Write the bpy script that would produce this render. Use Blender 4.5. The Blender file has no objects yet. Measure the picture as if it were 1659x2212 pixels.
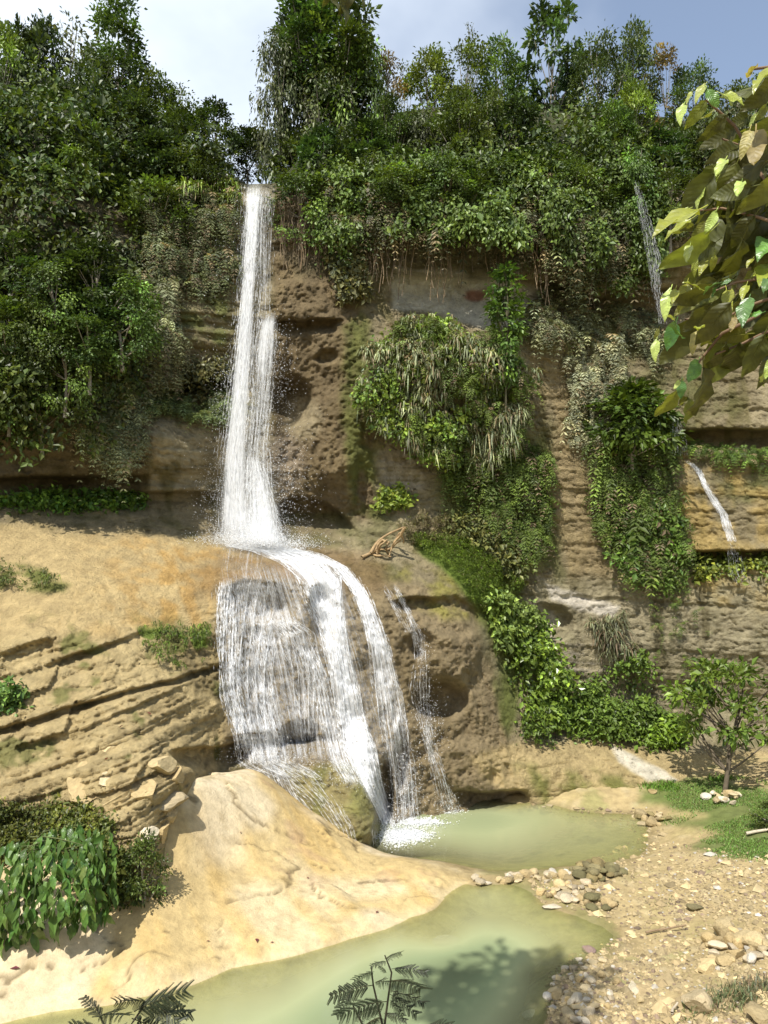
import bpy, math, random
import numpy as np
from mathutils import Vector

SC = bpy.context.scene
COL = SC.collection
PI = math.pi
# ------------------------------------------------------------------ camera, sky, sun, exposure
F, CX, HOR, CAMH = 1620.0, 829.5, 1210.0, 6.5     # focal length / picture centre / horizon in units of a 1659 x 2212 picture, eye height (m)
cam_d = bpy.data.cameras.new('camera')
cam = bpy.data.objects.new('camera', cam_d); COL.objects.link(cam)
cam_d.sensor_fit = 'VERTICAL'; cam_d.sensor_height = 24.0
cam_d.lens = 24.0 * F / 2212.0
cam_d.shift_y = (HOR - 1106.0) / 2212.0
cam_d.clip_start = 0.05; cam_d.clip_end = 4000
cam.location = (0, 0, CAMH); cam.rotation_euler = (PI / 2, 0, 0)
SC.camera = cam
SC.view_settings.view_transform = 'Standard'; SC.view_settings.look = 'None'
SC.view_settings.exposure = 0.52; SC.view_settings.gamma = 1.0
SC.view_settings.use_curve_mapping = False
SC.render.engine = 'CYCLES'
SC.cycles.max_bounces = 6; SC.cycles.transparent_max_bounces = 24

SUN = Vector((-0.25, -0.52, 0.815)).normalized()
sun_d = bpy.data.lights.new('sun', 'SUN'); sun_d.energy = 4.6; sun_d.angle = math.radians(0.5); sun_d.color = (1.0, 0.955, 0.87)
sun = bpy.data.objects.new('sun', sun_d); COL.objects.link(sun)
sun.rotation_euler = SUN.to_track_quat('Z', 'Y').to_euler(); sun.location = (-30, -20, 60)

world = bpy.data.worlds.new('World'); SC.world = world; world.use_nodes = True
nt = world.node_tree; nd = nt.nodes; lk = nt.links
for n in list(nd): nd.remove(n)
sky = nd.new('ShaderNodeTexSky'); sky.sky_type = 'NISHITA'; sky.sun_disc = False
sky.sun_elevation = math.asin(SUN.z); sky.sun_rotation = math.atan2(SUN.x, SUN.y)
sky.air_density = 1.0; sky.dust_density = 0.5; sky.ozone_density = 0.6
bg = nd.new('ShaderNodeBackground'); bg.inputs['Strength'].default_value = 0.12
wo = nd.new('ShaderNodeOutputWorld')
tc = nd.new('ShaderNodeTexCoord')
mp = nd.new('ShaderNodeMapping'); mp.inputs['Scale'].default_value = (1.6, 1.6, 2.6); mp.inputs['Location'].default_value = (3.05, 0.2, 0.4)
nz = nd.new('ShaderNodeTexNoise'); nz.inputs['Scale'].default_value = 1.0; nz.inputs['Detail'].default_value = 6.0; nz.inputs['Roughness'].default_value = 0.5
sx = nd.new('ShaderNodeSeparateXYZ')
ad = nd.new('ShaderNodeMath'); ad.operation = 'MULTIPLY_ADD'; ad.inputs[1].default_value = -0.62
rp = nd.new('ShaderNodeValToRGB')
rp.color_ramp.elements[0].position = 0.30; rp.color_ramp.elements[0].color = (0.12, 0.12, 0.12, 1)
rp.color_ramp.elements[1].position = 0.66; rp.color_ramp.elements[1].color = (1, 1, 1, 1)
mx = nd.new('ShaderNodeMix'); mx.data_type = 'RGBA'
mx.inputs[7].default_value = (7.0, 7.6, 8.3, 1)
lk.new(tc.outputs['Generated'], mp.inputs['Vector']); lk.new(mp.outputs[0], nz.inputs['Vector'])
lk.new(tc.outputs['Generated'], sx.inputs[0]); lk.new(sx.outputs['X'], ad.inputs[0]); lk.new(nz.outputs['Fac'], ad.inputs[2])
lk.new(ad.outputs[0], rp.inputs[0]); lk.new(rp.outputs['Color'], mx.inputs[0])
lk.new(sky.outputs[0], mx.inputs[6]); lk.new(mx.outputs[2], bg.inputs['Color']); lk.new(bg.outputs[0], wo.inputs['Surface'])

# ------------------------------------------------------------------ helpers
def W(px, py, d):
    """a point d metres in front of the eye that the picture shows at (px, py)"""
    px = np.asarray(px, float); py = np.asarray(py, float); d = np.asarray(d, float)
    px, py, d = np.broadcast_arrays(px, py, d)
    return np.stack([(px - CX) / F * d, d, CAMH - (py - HOR) / F * d], -1)

def unit(v):
    return v / np.maximum(np.linalg.norm(v, axis=-1, keepdims=True), 1e-9)

def hsh(i, j, k):
    i = i.astype(np.int64); j = j.astype(np.int64); k = k.astype(np.int64)
    h = (i * 73856093) ^ (j * 19349663) ^ (k * 83492791)
    h = (h ^ (h >> 13)) * 1274126177
    h = (h ^ (h >> 16)) & 0xFFFFFF
    return h / float(0xFFFFFF)

def vnoise(P):
    f = np.floor(P); t = P - f; t = t * t * (3 - 2 * t)
    i, j, k = f[..., 0], f[..., 1], f[..., 2]
    x, y, z = t[..., 0], t[..., 1], t[..., 2]
    def L(a, b, u): return a + (b - a) * u
    return L(L(L(hsh(i, j, k), hsh(i + 1, j, k), x), L(hsh(i, j + 1, k), hsh(i + 1, j + 1, k), x), y),
             L(L(hsh(i, j, k + 1), hsh(i + 1, j, k + 1), x), L(hsh(i, j + 1, k + 1), hsh(i + 1, j + 1, k + 1), x), y), z) * 2 - 1

def fbm(P, o=4, g=0.5):
    s = 0; a = 1.0; n = 0; P = np.array(P, float)
    for q in range(o):
        s = s + a * vnoise(P + 17.3 * q); n += a; a *= g; P = P * 2.03
    return s / n

def ss(a, b, x):
    t = np.clip((x - a) / (b - a), 0, 1); return t * t * (3 - 2 * t)

def polydist(px, py, poly):
    """signed distance, positive inside"""
    poly = np.array(poly, float); n = len(poly)
    best = np.full(px.shape, 1e9); ins = np.zeros(px.shape, bool)
    for a in range(n):
        x0, y0 = poly[a]; x1, y1 = poly[(a + 1) % n]
        ex, ey = x1 - x0, y1 - y0
        t = np.clip(((px - x0) * ex + (py - y0) * ey) / (ex * ex + ey * ey + 1e-9), 0, 1)
        best = np.minimum(best, (px - x0 - t * ex) ** 2 + (py - y0 - t * ey) ** 2)
        if y0 != y1:
            c = ((y0 > py) != (y1 > py)) & (px < (x1 - x0) * (py - y0) / (y1 - y0) + x0)
            ins ^= c
    best = np.sqrt(best)
    return np.where(ins, best, -best)

class TPS:
    def __init__(s, X, f, lam=1e-4):
        X = np.array(X, float); s.c = X.mean(0); s.s = X.std(0).mean(); X = (X - s.c) / s.s; s.X = X
        n = len(X); K = s.k(((X[:, None] - X[None]) ** 2).sum(-1)) + lam * np.eye(n)
        Pm = np.c_[np.ones(n), X]; A = np.zeros((n + 3, n + 3)); A[:n, :n] = K; A[:n, n:] = Pm; A[n:, :n] = Pm.T
        s.w = np.linalg.solve(A, np.r_[np.array(f, float), 0, 0, 0])
    @staticmethod
    def k(r2): return 0.5 * r2 * np.log(r2 + 1e-12)
    def __call__(s, a, b):
        sh = a.shape; q = (np.stack([a.ravel(), b.ravel()], -1) - s.c) / s.s
        out = np.empty(len(q))
        for i in range(0, len(q), 40000):
            c = q[i:i + 40000]
            out[i:i + 40000] = s.k(((c[:, None] - s.X[None]) ** 2).sum(-1)) @ s.w[:-3] + s.w[-3] + c @ s.w[-2:]
        return out.reshape(sh)

def mesh_data(name, V, Q=None, T=None, C=None, mats=(), smooth=False, attrs=None, mi=None):
    V = np.asarray(V, np.float32).reshape(-1, 3)
    me = bpy.data.meshes.new(name)
    me.vertices.add(len(V)); me.vertices.foreach_set('co', V.ravel())
    idx = []; st = []; tot = []; o = 0
    if Q is not None and len(Q):
        Q = np.asarray(Q, np.int32).reshape(-1, 4); idx.append(Q.ravel()); st.append(o + 4 * np.arange(len(Q))); tot.append(np.full(len(Q), 4)); o += 4 * len(Q)
    if T is not None and len(T):
        T = np.asarray(T, np.int32).reshape(-1, 3); idx.append(T.ravel()); st.append(o + 3 * np.arange(len(T))); tot.append(np.full(len(T), 3)); o += 3 * len(T)
    idx = np.concatenate(idx).astype(np.int32); st = np.concatenate(st).astype(np.int32)
    me.loops.add(len(idx)); me.loops.foreach_set('vertex_index', idx)
    me.polygons.add(len(st)); me.polygons.foreach_set('loop_start', st)
    if mi is not None: me.polygons.foreach_set('material_index', np.asarray(mi, np.int32))
    me.polygons.foreach_set('use_smooth', np.full(len(st), smooth))
    if C is not None:
        C = np.asarray(C, np.float32).reshape(len(V), -1)
        if C.shape[1] == 3: C = np.c_[C, np.ones(len(C), np.float32)]
        at = me.color_attributes.new('Col', 'FLOAT_COLOR', 'POINT'); at.data.foreach_set('color', C.astype(np.float32).ravel())
    for k, v in (attrs or {}).items():
        at = me.attributes.new(k, 'FLOAT', 'POINT'); at.data.foreach_set('value', np.asarray(v, np.float32).ravel())
    for m in mats: me.materials.append(m)
    me.update(calc_edges=True); me.validate()
    return me

def link(name, data, parent=None, label=None, cat=None, group=None, kind=None, loc=None, rot=None, scale=None):
    o = bpy.data.objects.new(name, data); COL.objects.link(o)
    if parent is not None: o.parent = parent
    if label: o['label'] = label
    if cat: o['category'] = cat
    if group: o['group'] = group
    if kind: o['kind'] = kind
    if loc is not None: o.location = loc
    if rot is not None: o.rotation_euler = rot
    if scale is not None: o.scale = scale
    return o

class Acc:
    """collects geometry for one mesh"""
    def __init__(s): s.V = []; s.Q = []; s.T = []; s.C = []; s.n = 0
    def add(s, V, Q=None, T=None, C=(0.5, 0.5, 0.5)):
        V = np.asarray(V, float).reshape(-1, 3)
        if Q is not None and len(Q): s.Q.append(np.asarray(Q).reshape(-1, 4) + s.n)
        if T is not None and len(T): s.T.append(np.asarray(T).reshape(-1, 3) + s.n)
        C = np.asarray(C, float)
        if C.ndim == 1: C = np.tile(C, (len(V), 1))
        s.V.append(V); s.C.append(C); s.n += len(V)
    def tube(s, P, R, k=6, C=(0.1, 0.08, 0.05), cap=True):
        P = np.asarray(P, float); n = len(P); R = np.broadcast_to(np.asarray(R, float), (n,))
        t = unit(np.gradient(P, axis=0)); ref = np.where(np.abs(t[:, 2:3]) > 0.9, np.array([[1., 0, 0]]), np.array([[0, 0, 1.]]))
        a = unit(np.cross(t, ref)); b = np.cross(t, a)
        th = np.linspace(0, 2 * PI, k, endpoint=False)
        V = P[:, None] + R[:, None, None] * (np.cos(th)[None, :, None] * a[:, None] + np.sin(th)[None, :, None] * b[:, None])
        i = np.arange(n - 1)[:, None] * k; j = np.arange(k)[None]; j2 = (j + 1) % k
        Q = np.stack([i + j, i + j2, i + k + j2, i + k + j], -1)
        s.add(V, Q, C=C)
    def leaves(s, P, D, N, L, Wd, C, fold=0.12, droop=0.12):
        P = np.asarray(P); n = len(P); L = np.broadcast_to(L, (n,))[:, None]; Wd = np.broadcast_to(Wd, (n,))[:, None]
        S = unit(np.cross(D, N)); m = P + D * L * 0.45
        V = np.stack([P, m + S * Wd / 2 + N * Wd * fold, P + D * L - N * L * droop, m - S * Wd / 2 + N * Wd * fold], 1)
        q = np.arange(n)[:, None] * 4 + np.arange(4)[None]
        s.add(V, q, C=np.repeat(np.broadcast_to(C, (n, 3)), 4, 0))
    def blades(s, P, D, L, Wd, C, sag=0.6, tipc=1.0):
        """arching blades: leave along D, sag down; two segments and a tip"""
        n = len(P); L = np.broadcast_to(L, (n,))[:, None]; Wd = np.broadcast_to(Wd, (n,))[:, None]; sag = np.broadcast_to(sag, (n,))[:, None]
        S = unit(np.cross(D, np.array([[0, 0, 1.]])) + 1e-4); G = np.array([[0, 0, -1.]])
        def pt(t): return P + D * L * t * (1 - 0.35 * sag * t) + G * L * sag * t * t
        a, b, c = pt(0.0), pt(0.45), pt(1.0)
        V = np.stack([a - S * Wd * .3, a + S * Wd * .3, b - S * Wd * .5, b + S * Wd * .5, c], 1)
        k = np.arange(n)[:, None] * 5
        Q = k + np.array([[0, 1, 3, 2]]); T = k + np.array([[2, 3, 4]])
        C = np.broadcast_to(C, (n, 3)); CC = np.repeat(C[:, None], 5, 1).copy(); CC[:, 4] *= tipc
        s.add(V, Q, T, CC.reshape(-1, 3))
    def fronds(s, P, D, L, C, sag, m=6):
        """arching fern fronds: m pairs of leaflets along a drooping midrib"""
        n = len(P); L = L[:, None]; sag = sag[:, None]; G = np.array([[0, 0, -1.]]); S = unit(np.cross(D, np.array([[0, 0, 1.]])) + 1e-4)
        for q in range(m):
            t = (q + .6) / m; p = P + D * L * t * (1 - .35 * sag * t) + G * L * sag * t * t
            T = unit(D * (1 - .7 * sag * t) + 2 * G * sag * t); w = L[:, 0] * .30 * (1.05 - t) ** .7 * (.6 + min(1, 3 * t) * .4)
            for g in (-1, 1):
                s.leaves(p, unit(S * g + T * .55 + G * .25), unit(np.cross(S, T) + 1e-4), w, w * .34, C * (.9 + .25 * t), 0, .15)
    def data(s, name, mats, smooth=False):
        return mesh_data(name, np.concatenate(s.V), np.concatenate(s.Q) if s.Q else None, np.concatenate(s.T) if s.T else None, np.concatenate(s.C), mats, smooth)

def rdir(r, n):
    return unit(r.normal(size=(n, 3)))

# ------------------------------------------------------------------ materials
def new_mat(name):
    m = bpy.data.materials.new(name); m.use_nodes = True
    t = m.node_tree; b = t.nodes['Principled BSDF']
    return m, t, b

def rock_mat(name, bump=0.035, wet=True, scale=1.0, var=(0.68, 1.3)):
    m, t, b = new_mat(name); N = t.nodes.new; L = t.links.new
    at = N('ShaderNodeAttribute'); at.attribute_name = 'Col'
    co = N('ShaderNodeTexCoord')
    n1 = N('ShaderNodeTexNoise'); n1.inputs['Scale'].default_value = 3.2 * scale; n1.inputs['Detail'].default_value = 9; n1.inputs['Roughness'].default_value = 0.68
    n2 = N('ShaderNodeTexNoise'); n2.inputs['Scale'].default_value = 17 * scale; n2.inputs['Detail'].default_value = 6; n2.inputs['Roughness'].default_value = 0.7
    vo = N('ShaderNodeTexVoronoi'); vo.inputs['Scale'].default_value = 9 * scale
    for n in (n1, n2, vo): L(co.outputs['Object'], n.inputs['Vector'])
    mr = N('ShaderNodeMapRange'); mr.inputs[1].default_value = 0.3; mr.inputs[2].default_value = 0.7; mr.inputs[3].default_value = var[0]; mr.inputs[4].default_value = var[1]
    L(n1.outputs['Fac'], mr.inputs[0])
    mm = N('ShaderNodeMix'); mm.data_type = 'RGBA'; mm.blend_type = 'MULTIPLY'; mm.inputs[0].default_value = 1
    L(at.outputs['Color'], mm.inputs[6]); L(mr.outputs[0], mm.inputs[7]); L(mm.outputs[2], b.inputs['Base Color'])
    a1 = N('ShaderNodeMath'); a1.operation = 'ADD'; L(n2.outputs['Fac'], a1.inputs[0])
    a2 = N('ShaderNodeMath'); a2.operation = 'MULTIPLY'; a2.inputs[1].default_value = -0.35; L(vo.outputs['Distance'], a2.inputs[0]); L(a2.outputs[0], a1.inputs[1])
    bp = N('ShaderNodeBump'); bp.inputs['Distance'].default_value = bump; bp.inputs['Strength'].default_value = 1.0
    n3 = N('ShaderNodeTexNoise'); n3.inputs['Scale'].default_value = 6.0 * scale; n3.inputs['Detail'].default_value = 8; n3.inputs['Roughness'].default_value = 0.75; L(co.outputs['Object'], n3.inputs['Vector'])
    a3 = N('ShaderNodeMath'); a3.operation = 'MULTIPLY_ADD'; a3.inputs[1].default_value = 1.6; L(n3.outputs['Fac'], a3.inputs[0]); L(a1.outputs[0], a3.inputs[2])
    L(a3.outputs[0], bp.inputs['Height']); L(bp.outputs[0], b.inputs['Normal'])
    if wet:
        w = N('ShaderNodeMapRange'); w.inputs[3].default_value = 0.9; w.inputs[4].default_value = 0.32; L(at.outputs['Alpha'], w.inputs[0]); L(w.outputs[0], b.inputs['Roughness'])
    else: b.inputs['Roughness'].default_value = 0.9
    b.inputs['Specular IOR Level'].default_value = 0.25
    return m

def leaf_mat(name, trans=0.22, rough=0.45, tint=(1, 1, 1), spec=0.35):
    m, t, b = new_mat(name); N = t.nodes.new; L = t.links.new
    at = N('ShaderNodeAttribute'); at.attribute_name = 'Col'
    oi = N('ShaderNodeObjectInfo')
    hv = N('ShaderNodeHueSaturation')
    r1 = N('ShaderNodeMapRange'); r1.inputs[3].default_value = 0.485; r1.inputs[4].default_value = 0.515; L(oi.outputs['Random'], r1.inputs[0]); L(r1.outputs[0], hv.inputs['Hue'])
    r2 = N('ShaderNodeMapRange'); r2.inputs[3].default_value = 0.8; r2.inputs[4].default_value = 1.15; L(oi.outputs['Random'], r2.inputs[0]); L(r2.outputs[0], hv.inputs['Value'])
    L(at.outputs['Color'], hv.inputs['Color']); L(hv.outputs[0], b.inputs['Base Color'])
    b.inputs['Roughness'].default_value = rough; b.inputs['Specular IOR Level'].default_value = spec
    tr = N('ShaderNodeBsdfTranslucent'); g = N('ShaderNodeMix'); g.data_type = 'RGBA'; g.blend_type = 'MULTIPLY'; g.inputs[0].default_value = 1
    g.inputs[7].default_value = (1.5, 1.5, 0.6, 1); L(hv.outputs[0], g.inputs[6]); L(g.outputs[2], tr.inputs['Color'])
    ms = N('ShaderNodeMixShader'); ms.inputs[0].default_value = trans
    L(b.outputs[0], ms.inputs[1]); L(tr.outputs[0], ms.inputs[2]); L(ms.outputs[0], t.nodes['Material Output'].inputs['Surface'])
    return m

def plain_mat(name, rough=0.8, noise=12.0, var=(0.7, 1.25), bump=0.01, spec=0.3):
    m, t, b = new_mat(name); N = t.nodes.new; L = t.links.new
    at = N('ShaderNodeAttribute'); at.attribute_name = 'Col'; co = N('ShaderNodeTexCoord')
    oi = N('ShaderNodeObjectInfo')
    n1 = N('ShaderNodeTexNoise'); n1.inputs['Scale'].default_value = noise; n1.inputs['Detail'].default_value = 7; n1.inputs['Roughness'].default_value = 0.65
    L(co.outputs['Object'], n1.inputs['Vector'])
    mr = N('ShaderNodeMapRange'); mr.inputs[1].default_value = 0.3; mr.inputs[2].default_value = 0.7; mr.inputs[3].default_value = var[0]; mr.inputs[4].default_value = var[1]
    L(n1.outputs['Fac'], mr.inputs[0])
    mm = N('ShaderNodeMix'); mm.data_type = 'RGBA'; mm.blend_type = 'MULTIPLY'; mm.inputs[0].default_value = 1
    L(at.outputs['Color'], mm.inputs[6]); L(mr.outputs[0], mm.inputs[7])
    hv = N('ShaderNodeHueSaturation'); r2 = N('ShaderNodeMapRange'); r2.inputs[3].default_value = 0.7; r2.inputs[4].default_value = 1.25
    L(oi.outputs['Random'], r2.inputs[0]); L(r2.outputs[0], hv.inputs['Value']); L(mm.outputs[2], hv.inputs['Color']); L(hv.outputs[0], b.inputs['Base Color'])
    bp = N('ShaderNodeBump'); bp.inputs['Distance'].default_value = bump; L(n1.outputs['Fac'], bp.inputs['Height']); L(bp.outputs[0], b.inputs['Normal'])
    b.inputs['Roughness'].default_value = rough; b.inputs['Specular IOR Level'].default_value = spec
    return m

M_rock = rock_mat('cliff_rock', 0.075)
M_ground = rock_mat('ground_gravel', 0.013, scale=1.6, var=(0.75, 1.2))
M_leaf = leaf_mat('leaf')
M_fern = leaf_mat('fern_blade', 0.25, 0.5)
M_gloss = leaf_mat('glossy_leaf', 0.25, 0.32, spec=0.5)
M_bark = plain_mat('bark', 0.9, 9.0)
M_stone = plain_mat('limestone_cobble', 0.85, 7.0, (0.72, 1.2), 0.02)
M_dry = plain_mat('dry_wood', 0.85, 14.0)

def water_white():
    m, t, b = new_mat('white_water'); N = t.nodes.new; L = t.links.new
    b.inputs['Base Color'].default_value = (0.92, 0.93, 0.95, 1); b.inputs['Roughness'].default_value = 0.35
    tr = N('ShaderNodeBsdfTranslucent'); tr.inputs['Color'].default_value = (0.95, 0.96, 0.97, 1)
    ms = N('ShaderNodeMixShader'); ms.inputs[0].default_value = 0.55
    L(b.outputs[0], ms.inputs[1]); L(tr.outputs[0], ms.inputs[2]); L(ms.outputs[0], t.nodes['Material Output'].inputs['Surface'])
    return m
M_white = water_white()

# ------------------------------------------------------------------ ground: pool bed, limestone slab, gravel bank (one height sheet)
def gz(px, py, z):
    d = (CAMH - z) * F / (py - HOR); return ((px - CX) / F * d, d, z)
GP = [  # (px, py, z)
 (1005,1908,0),(940,1960,0),(829,2009,0),(650,2060,0),(500,2092,0),(425,2124,0),(200,2175,0),(0,2212,0),(-250,2260,.05),
 (560,1668,1.72),(700,1772,.72),(640,1725,1.05),(800,1838,.22),(900,1868,.26),(970,1892,.12),(850,1930,.13),(600,1900,.5),(450,1700,1.95),(350,1750,1.85),
 (350,1850,1.23),(480,1850,.9),(450,2000,.37),(650,1977,.2),(300,2080,.3),(200,2050,.38),(0,2085,.4),(0,2010,.75),(-250,2060,.75),(150,1960,.9),(150,1850,1.3),(0,1850,1.35),(-250,1850,1.4),(750,1930,.18),(560,1800,1.04),(560,2000,.25),(350,2000,.54),(700,1850,.45),
 (780,2022,0),(720,2040,0),(575,2076,0),(885,1985,0),(310,2152,0),(900,2150,-.7),(950,2200,-.95),(1080,2160,-.85),(600,2212,-.38),(750,2090,-.26),(850,2060,-.28),(1100,2030,-.3),(300,2230,-.2),(1000,2230,-1.15),(1050,1950,-.2),(1150,2130,-.2),(700,2330,-.9),(1030,2100,-.6),(960,2070,-.3),(450,2180,-.2),(960,2010,-.14),
 (1200,1820,-.3),(900,1800,-1.0),(1050,1800,-.55),(1000,1765,-.6),(1150,1770,-.3),(1300,1800,-.2),(930,1850,-.4),(860,1852,-.5),(1050,1870,-.25),(820,1800,-.6),
 (1000,1742,-.25),(1120,1742,-.05),(1300,1752,.03),(1400,1765,.03),(1395,1845,.02),(1300,1872,.03),(1240,1885,.1),(1150,1900,.04),(1090,1905,.02),(1030,1908,.03),
 (1180,1948,.02),(1300,1990,.02),(1350,2032,.02),(1260,2078,.02),(1210,2130,.03),(1180,2212,.02),(1150,2350,0),
 (1659,1850,.75),(1659,2000,.6),(1659,2212,.75),(1450,2212,.4),(1450,2080,.22),(1500,1950,.25),(1450,1850,.22),(1400,1960,.15),(1450,1750,.3),(1450,1705,.45),(1560,1715,.6),(1659,1700,.85),(1659,1760,.75),(1800,2000,.9),(1900,1750,1.0),(1800,2250,.9),(1500,2350,.4),
 (1250,1735,.12),(1120,1700,.1)]
def gd(px, d, z): return ((px - CX) / F * d, d, z)
GW = np.array([gz(*p) for p in GP] + [gd(560, 18.2, 1.3), gd(450, 17.2, 1.5), gd(350, 16.0, 1.6), gd(650, 18.2, .7), gd(720, 18.4, .3), gd(250, 14.5, 1.7), gd(800, 18.4, -.3), gd(500, 19.5, 1.2)])
tps_g = TPS(GW[:, :2], GW[:, 2], 2e-4)
GX0, GX1, GY0, GY1 = GW[:, 0].min() + .3, GW[:, 0].max() - .3, GW[:, 1].min() + .2, 20.4
def axis(a, b, st, far, n):
    core = np.arange(a, b + 1e-6, st); g = (np.linspace(0, 1, n + 1)[1:]) ** 2.2
    return np.r_[(a - g * far)[::-1], core, b + g * far]
gx = axis(-8.6, 12.6, 0.05, 400, 14); gy = axis(8.6, 22.5, 0.05, 400, 14)
XX, YY = np.meshgrid(gx, gy, indexing='ij')
cxx = np.clip(XX, GX0, GX1); cyy = np.clip(YY, GY0, GY1)
ZZ = tps_g(cxx, cyy)
PG = np.stack([XX, YY, ZZ * 0], -1)
GPX = CX + F * XX / np.maximum(YY, .5); GPY = HOR + F * (CAMH - ZZ) / np.maximum(YY, .5)
nA = fbm(PG * 0.9, 5); nB = fbm(PG * 4.0 + 5, 4); nC = fbm(PG * 14.0 + 9, 3)
wob = 18 * fbm(PG * 1.3 + 40, 3)
slabpoly = [(-600,2300),(-600,1700),(300,1600),(560,1655),(700,1760),(810,1828),(900,1860),(1012,1904),(935,1968),(829,2014),(650,2066),(500,2098),(425,2130),(200,2185),(0,2222)]
slab = ss(-8, 10, polydist(GPX, GPY, slabpoly) + wob * .25)
slab = np.where(YY < 8.8, 0, slab)
dry = ss(-0.05, 0.08, ZZ)
PX_ = np.stack([XX * .45 + YY * .12, YY * .9 - XX * .25, XX * 0], -1)
ck1 = fbm(PX_ * 1.0 + 400, 5, .42); ck2 = fbm(PX_ * 1.5 + 500, 5, .42); ckm = ss(-.12, .25, fbm(PG * .8 + 600, 3)); ckn = ss(-.1, .25, fbm(PG * .9 + 640, 3))
crack = np.maximum(ss(.022, .006, np.abs(ck1)) * ckm, ss(.02, .006, np.abs(ck2 - .1)) * ckn) * slab
step_ = .05 * ss(-.02, .02, ck1) * ckm + .04 * ss(-.02, .02, ck2 - .1) * ckn
# slab relief: gentle swells, thin cracked ledges that run down to the right, small chips
lay = XX * 0.42 + YY * 0.16 - ZZ * 1.4 + 0.5 * nA
def layers(s, seed, edge=0.14):
    k = np.floor(s); f = s - k
    h0 = hsh(k, k * 0 + seed, k * 0); h1 = hsh(k + 1, k * 0 + seed, k * 0)
    return h0 + (h1 - h0) * ss(1 - edge, 1.0, f)
crk = layers(lay * 1.5, 3, 0.05) * ss(-.1, .35, fbm(PG * .7 + 71, 3))
grooves = fbm(np.stack([(XX * .8 + YY * .55) * 3.2, (YY * .8 - XX * .5) * .45, XX * 0], -1), 4)
ZZ = ZZ + slab * dry * (step_ - .035 * crack + 0.035 * nA + 0.02 * crk + 0.03 * grooves + 0.005 * nB + .003 * nC)
grav = (1 - slab)
ZZ = ZZ + grav * (0.035 * nA + 0.025 * nB + 0.014 * nC) * np.where(ZZ > .02, 1, .45)
# away from the pool: rises to the path the photographer stands on, and to the slopes at both sides
near = ss(9.6, 1.2, YY); ZZ = ZZ * (1 - near) + 4.7 * near
far = ss(0, 14, np.maximum(XX - 12.5, -8.5 - XX)); ZZ = ZZ + far * (4 + 2 * fbm(PG * .05, 2))
# colours
lime = np.array([.47, .355, .17]); pale = np.array([.55, .45, .275]); ochre = np.array([.48, .31, .09]); tan = np.array([.37, .285, .145]); mud = np.array([.27, .22, .12])
def mixc(c, d, w): return c + (np.asarray(d) - c) * np.clip(w, 0, 1)[..., None]
c = np.broadcast_to(tan, XX.shape + (3,)).copy()
c = mixc(c, (.42, .335, .19), ss(0, .5, nB)); c = mixc(c, (.33, .27, .12), ss(.1, .5, fbm(PG * .8 + 3, 4)) * .8)
c = mixc(c, (.20, .22, .07), ss(.25, .5, fbm(PG * 1.1 + 33, 4)) * .5 * (YY > 11))
sl = np.broadcast_to(lime, XX.shape + (3,)).copy()
sl = mixc(sl, pale, ss(-.1, .45, nA) * .9); sl = mixc(sl, ochre, ss(.0, .5, grooves) * .42)
sl = mixc(sl, (.62, .53, .38), ss(.12, .45, fbm(PG * .6 + 90, 3)) * .6)
sl = mixc(sl, (.13, .095, .045), crack * .75); sl = mixc(sl, (.28, .2, .09), ss(.25, .5, fbm(PG * 5 + 700, 4)) * .35)
sl = mixc(sl, (.33, .21, .14), ss(.3, .55, fbm(PG * 1.6 + 12, 4)) * .35)
c = mixc(c, sl, slab)
gpoly = [(1370,1740),(1380,1705),(1420,1690),(1500,1680),(1580,1690),(1700,1720),(1900,1720),(1900,1860),(1659,1862),(1560,1850),(1490,1828),(1560,1800),(1420,1775),(1520,1760),(1440,1742)]
grassm = ss(-14, 14, polydist(GPX, GPY, gpoly) + wob * 1.0)
c = mixc(c, (.085, .125, .028), grassm * .85)
under = ss(.02, -.06, ZZ); c = mixc(c, (.36, .33, .17), under * .7); c = mixc(c, (.17, .15, .08), under * ss(.15, .5, fbm(PG * 2 + 55, 4)) * .6)
band = np.exp(-(ZZ / .05) ** 2) * slab; c = mixc(c, (.55, .45, .27), band * .6)
wet = np.exp(-((ZZ - .01) / .05) ** 2) * (1 - slab); c = c * (1 - .25 * wet)[..., None]
c = mixc(c, (.10, .12, .04), far)
ni, nj = XX.shape
gi = (np.arange(ni - 1)[:, None] * nj + np.arange(nj - 1)[None])
GQ = np.stack([gi, gi + nj, gi + nj + 1, gi + 1], -1)
link('ground', mesh_data('ground', np.stack([XX, YY, ZZ], -1), GQ, C=np.concatenate([c, wet[..., None]], -1).reshape(-1, 4), mats=[M_ground], smooth=True), kind='structure')

def ground_z(x, y):
    x = np.asarray(x, float); y = np.asarray(y, float)
    i = np.clip(np.searchsorted(gx, x) - 1, 0, ni - 2); j = np.clip(np.searchsorted(gy, y) - 1, 0, nj - 2)
    u = np.clip((x - gx[i]) / (gx[i + 1] - gx[i]), 0, 1); v = np.clip((y - gy[j]) / (gy[j + 1] - gy[j]), 0, 1)
    return (ZZ[i, j] * (1 - u) + ZZ[i + 1, j] * u) * (1 - v) + (ZZ[i, j + 1] * (1 - u) + ZZ[i + 1, j + 1] * u) * v
def on_ground(px, py):
    px = np.asarray(px, float); py = np.asarray(py, float); z = np.full(np.broadcast(px, py).shape, .2)
    for _ in range(14):
        d = (CAMH - z) * F / (py - HOR); z = .5 * z + .5 * ground_z((px - CX) / F * d, d)
    d = (CAMH - z) * F / (py - HOR)
    return np.stack([(px - CX) / F * d, d, z], -1)

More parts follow.
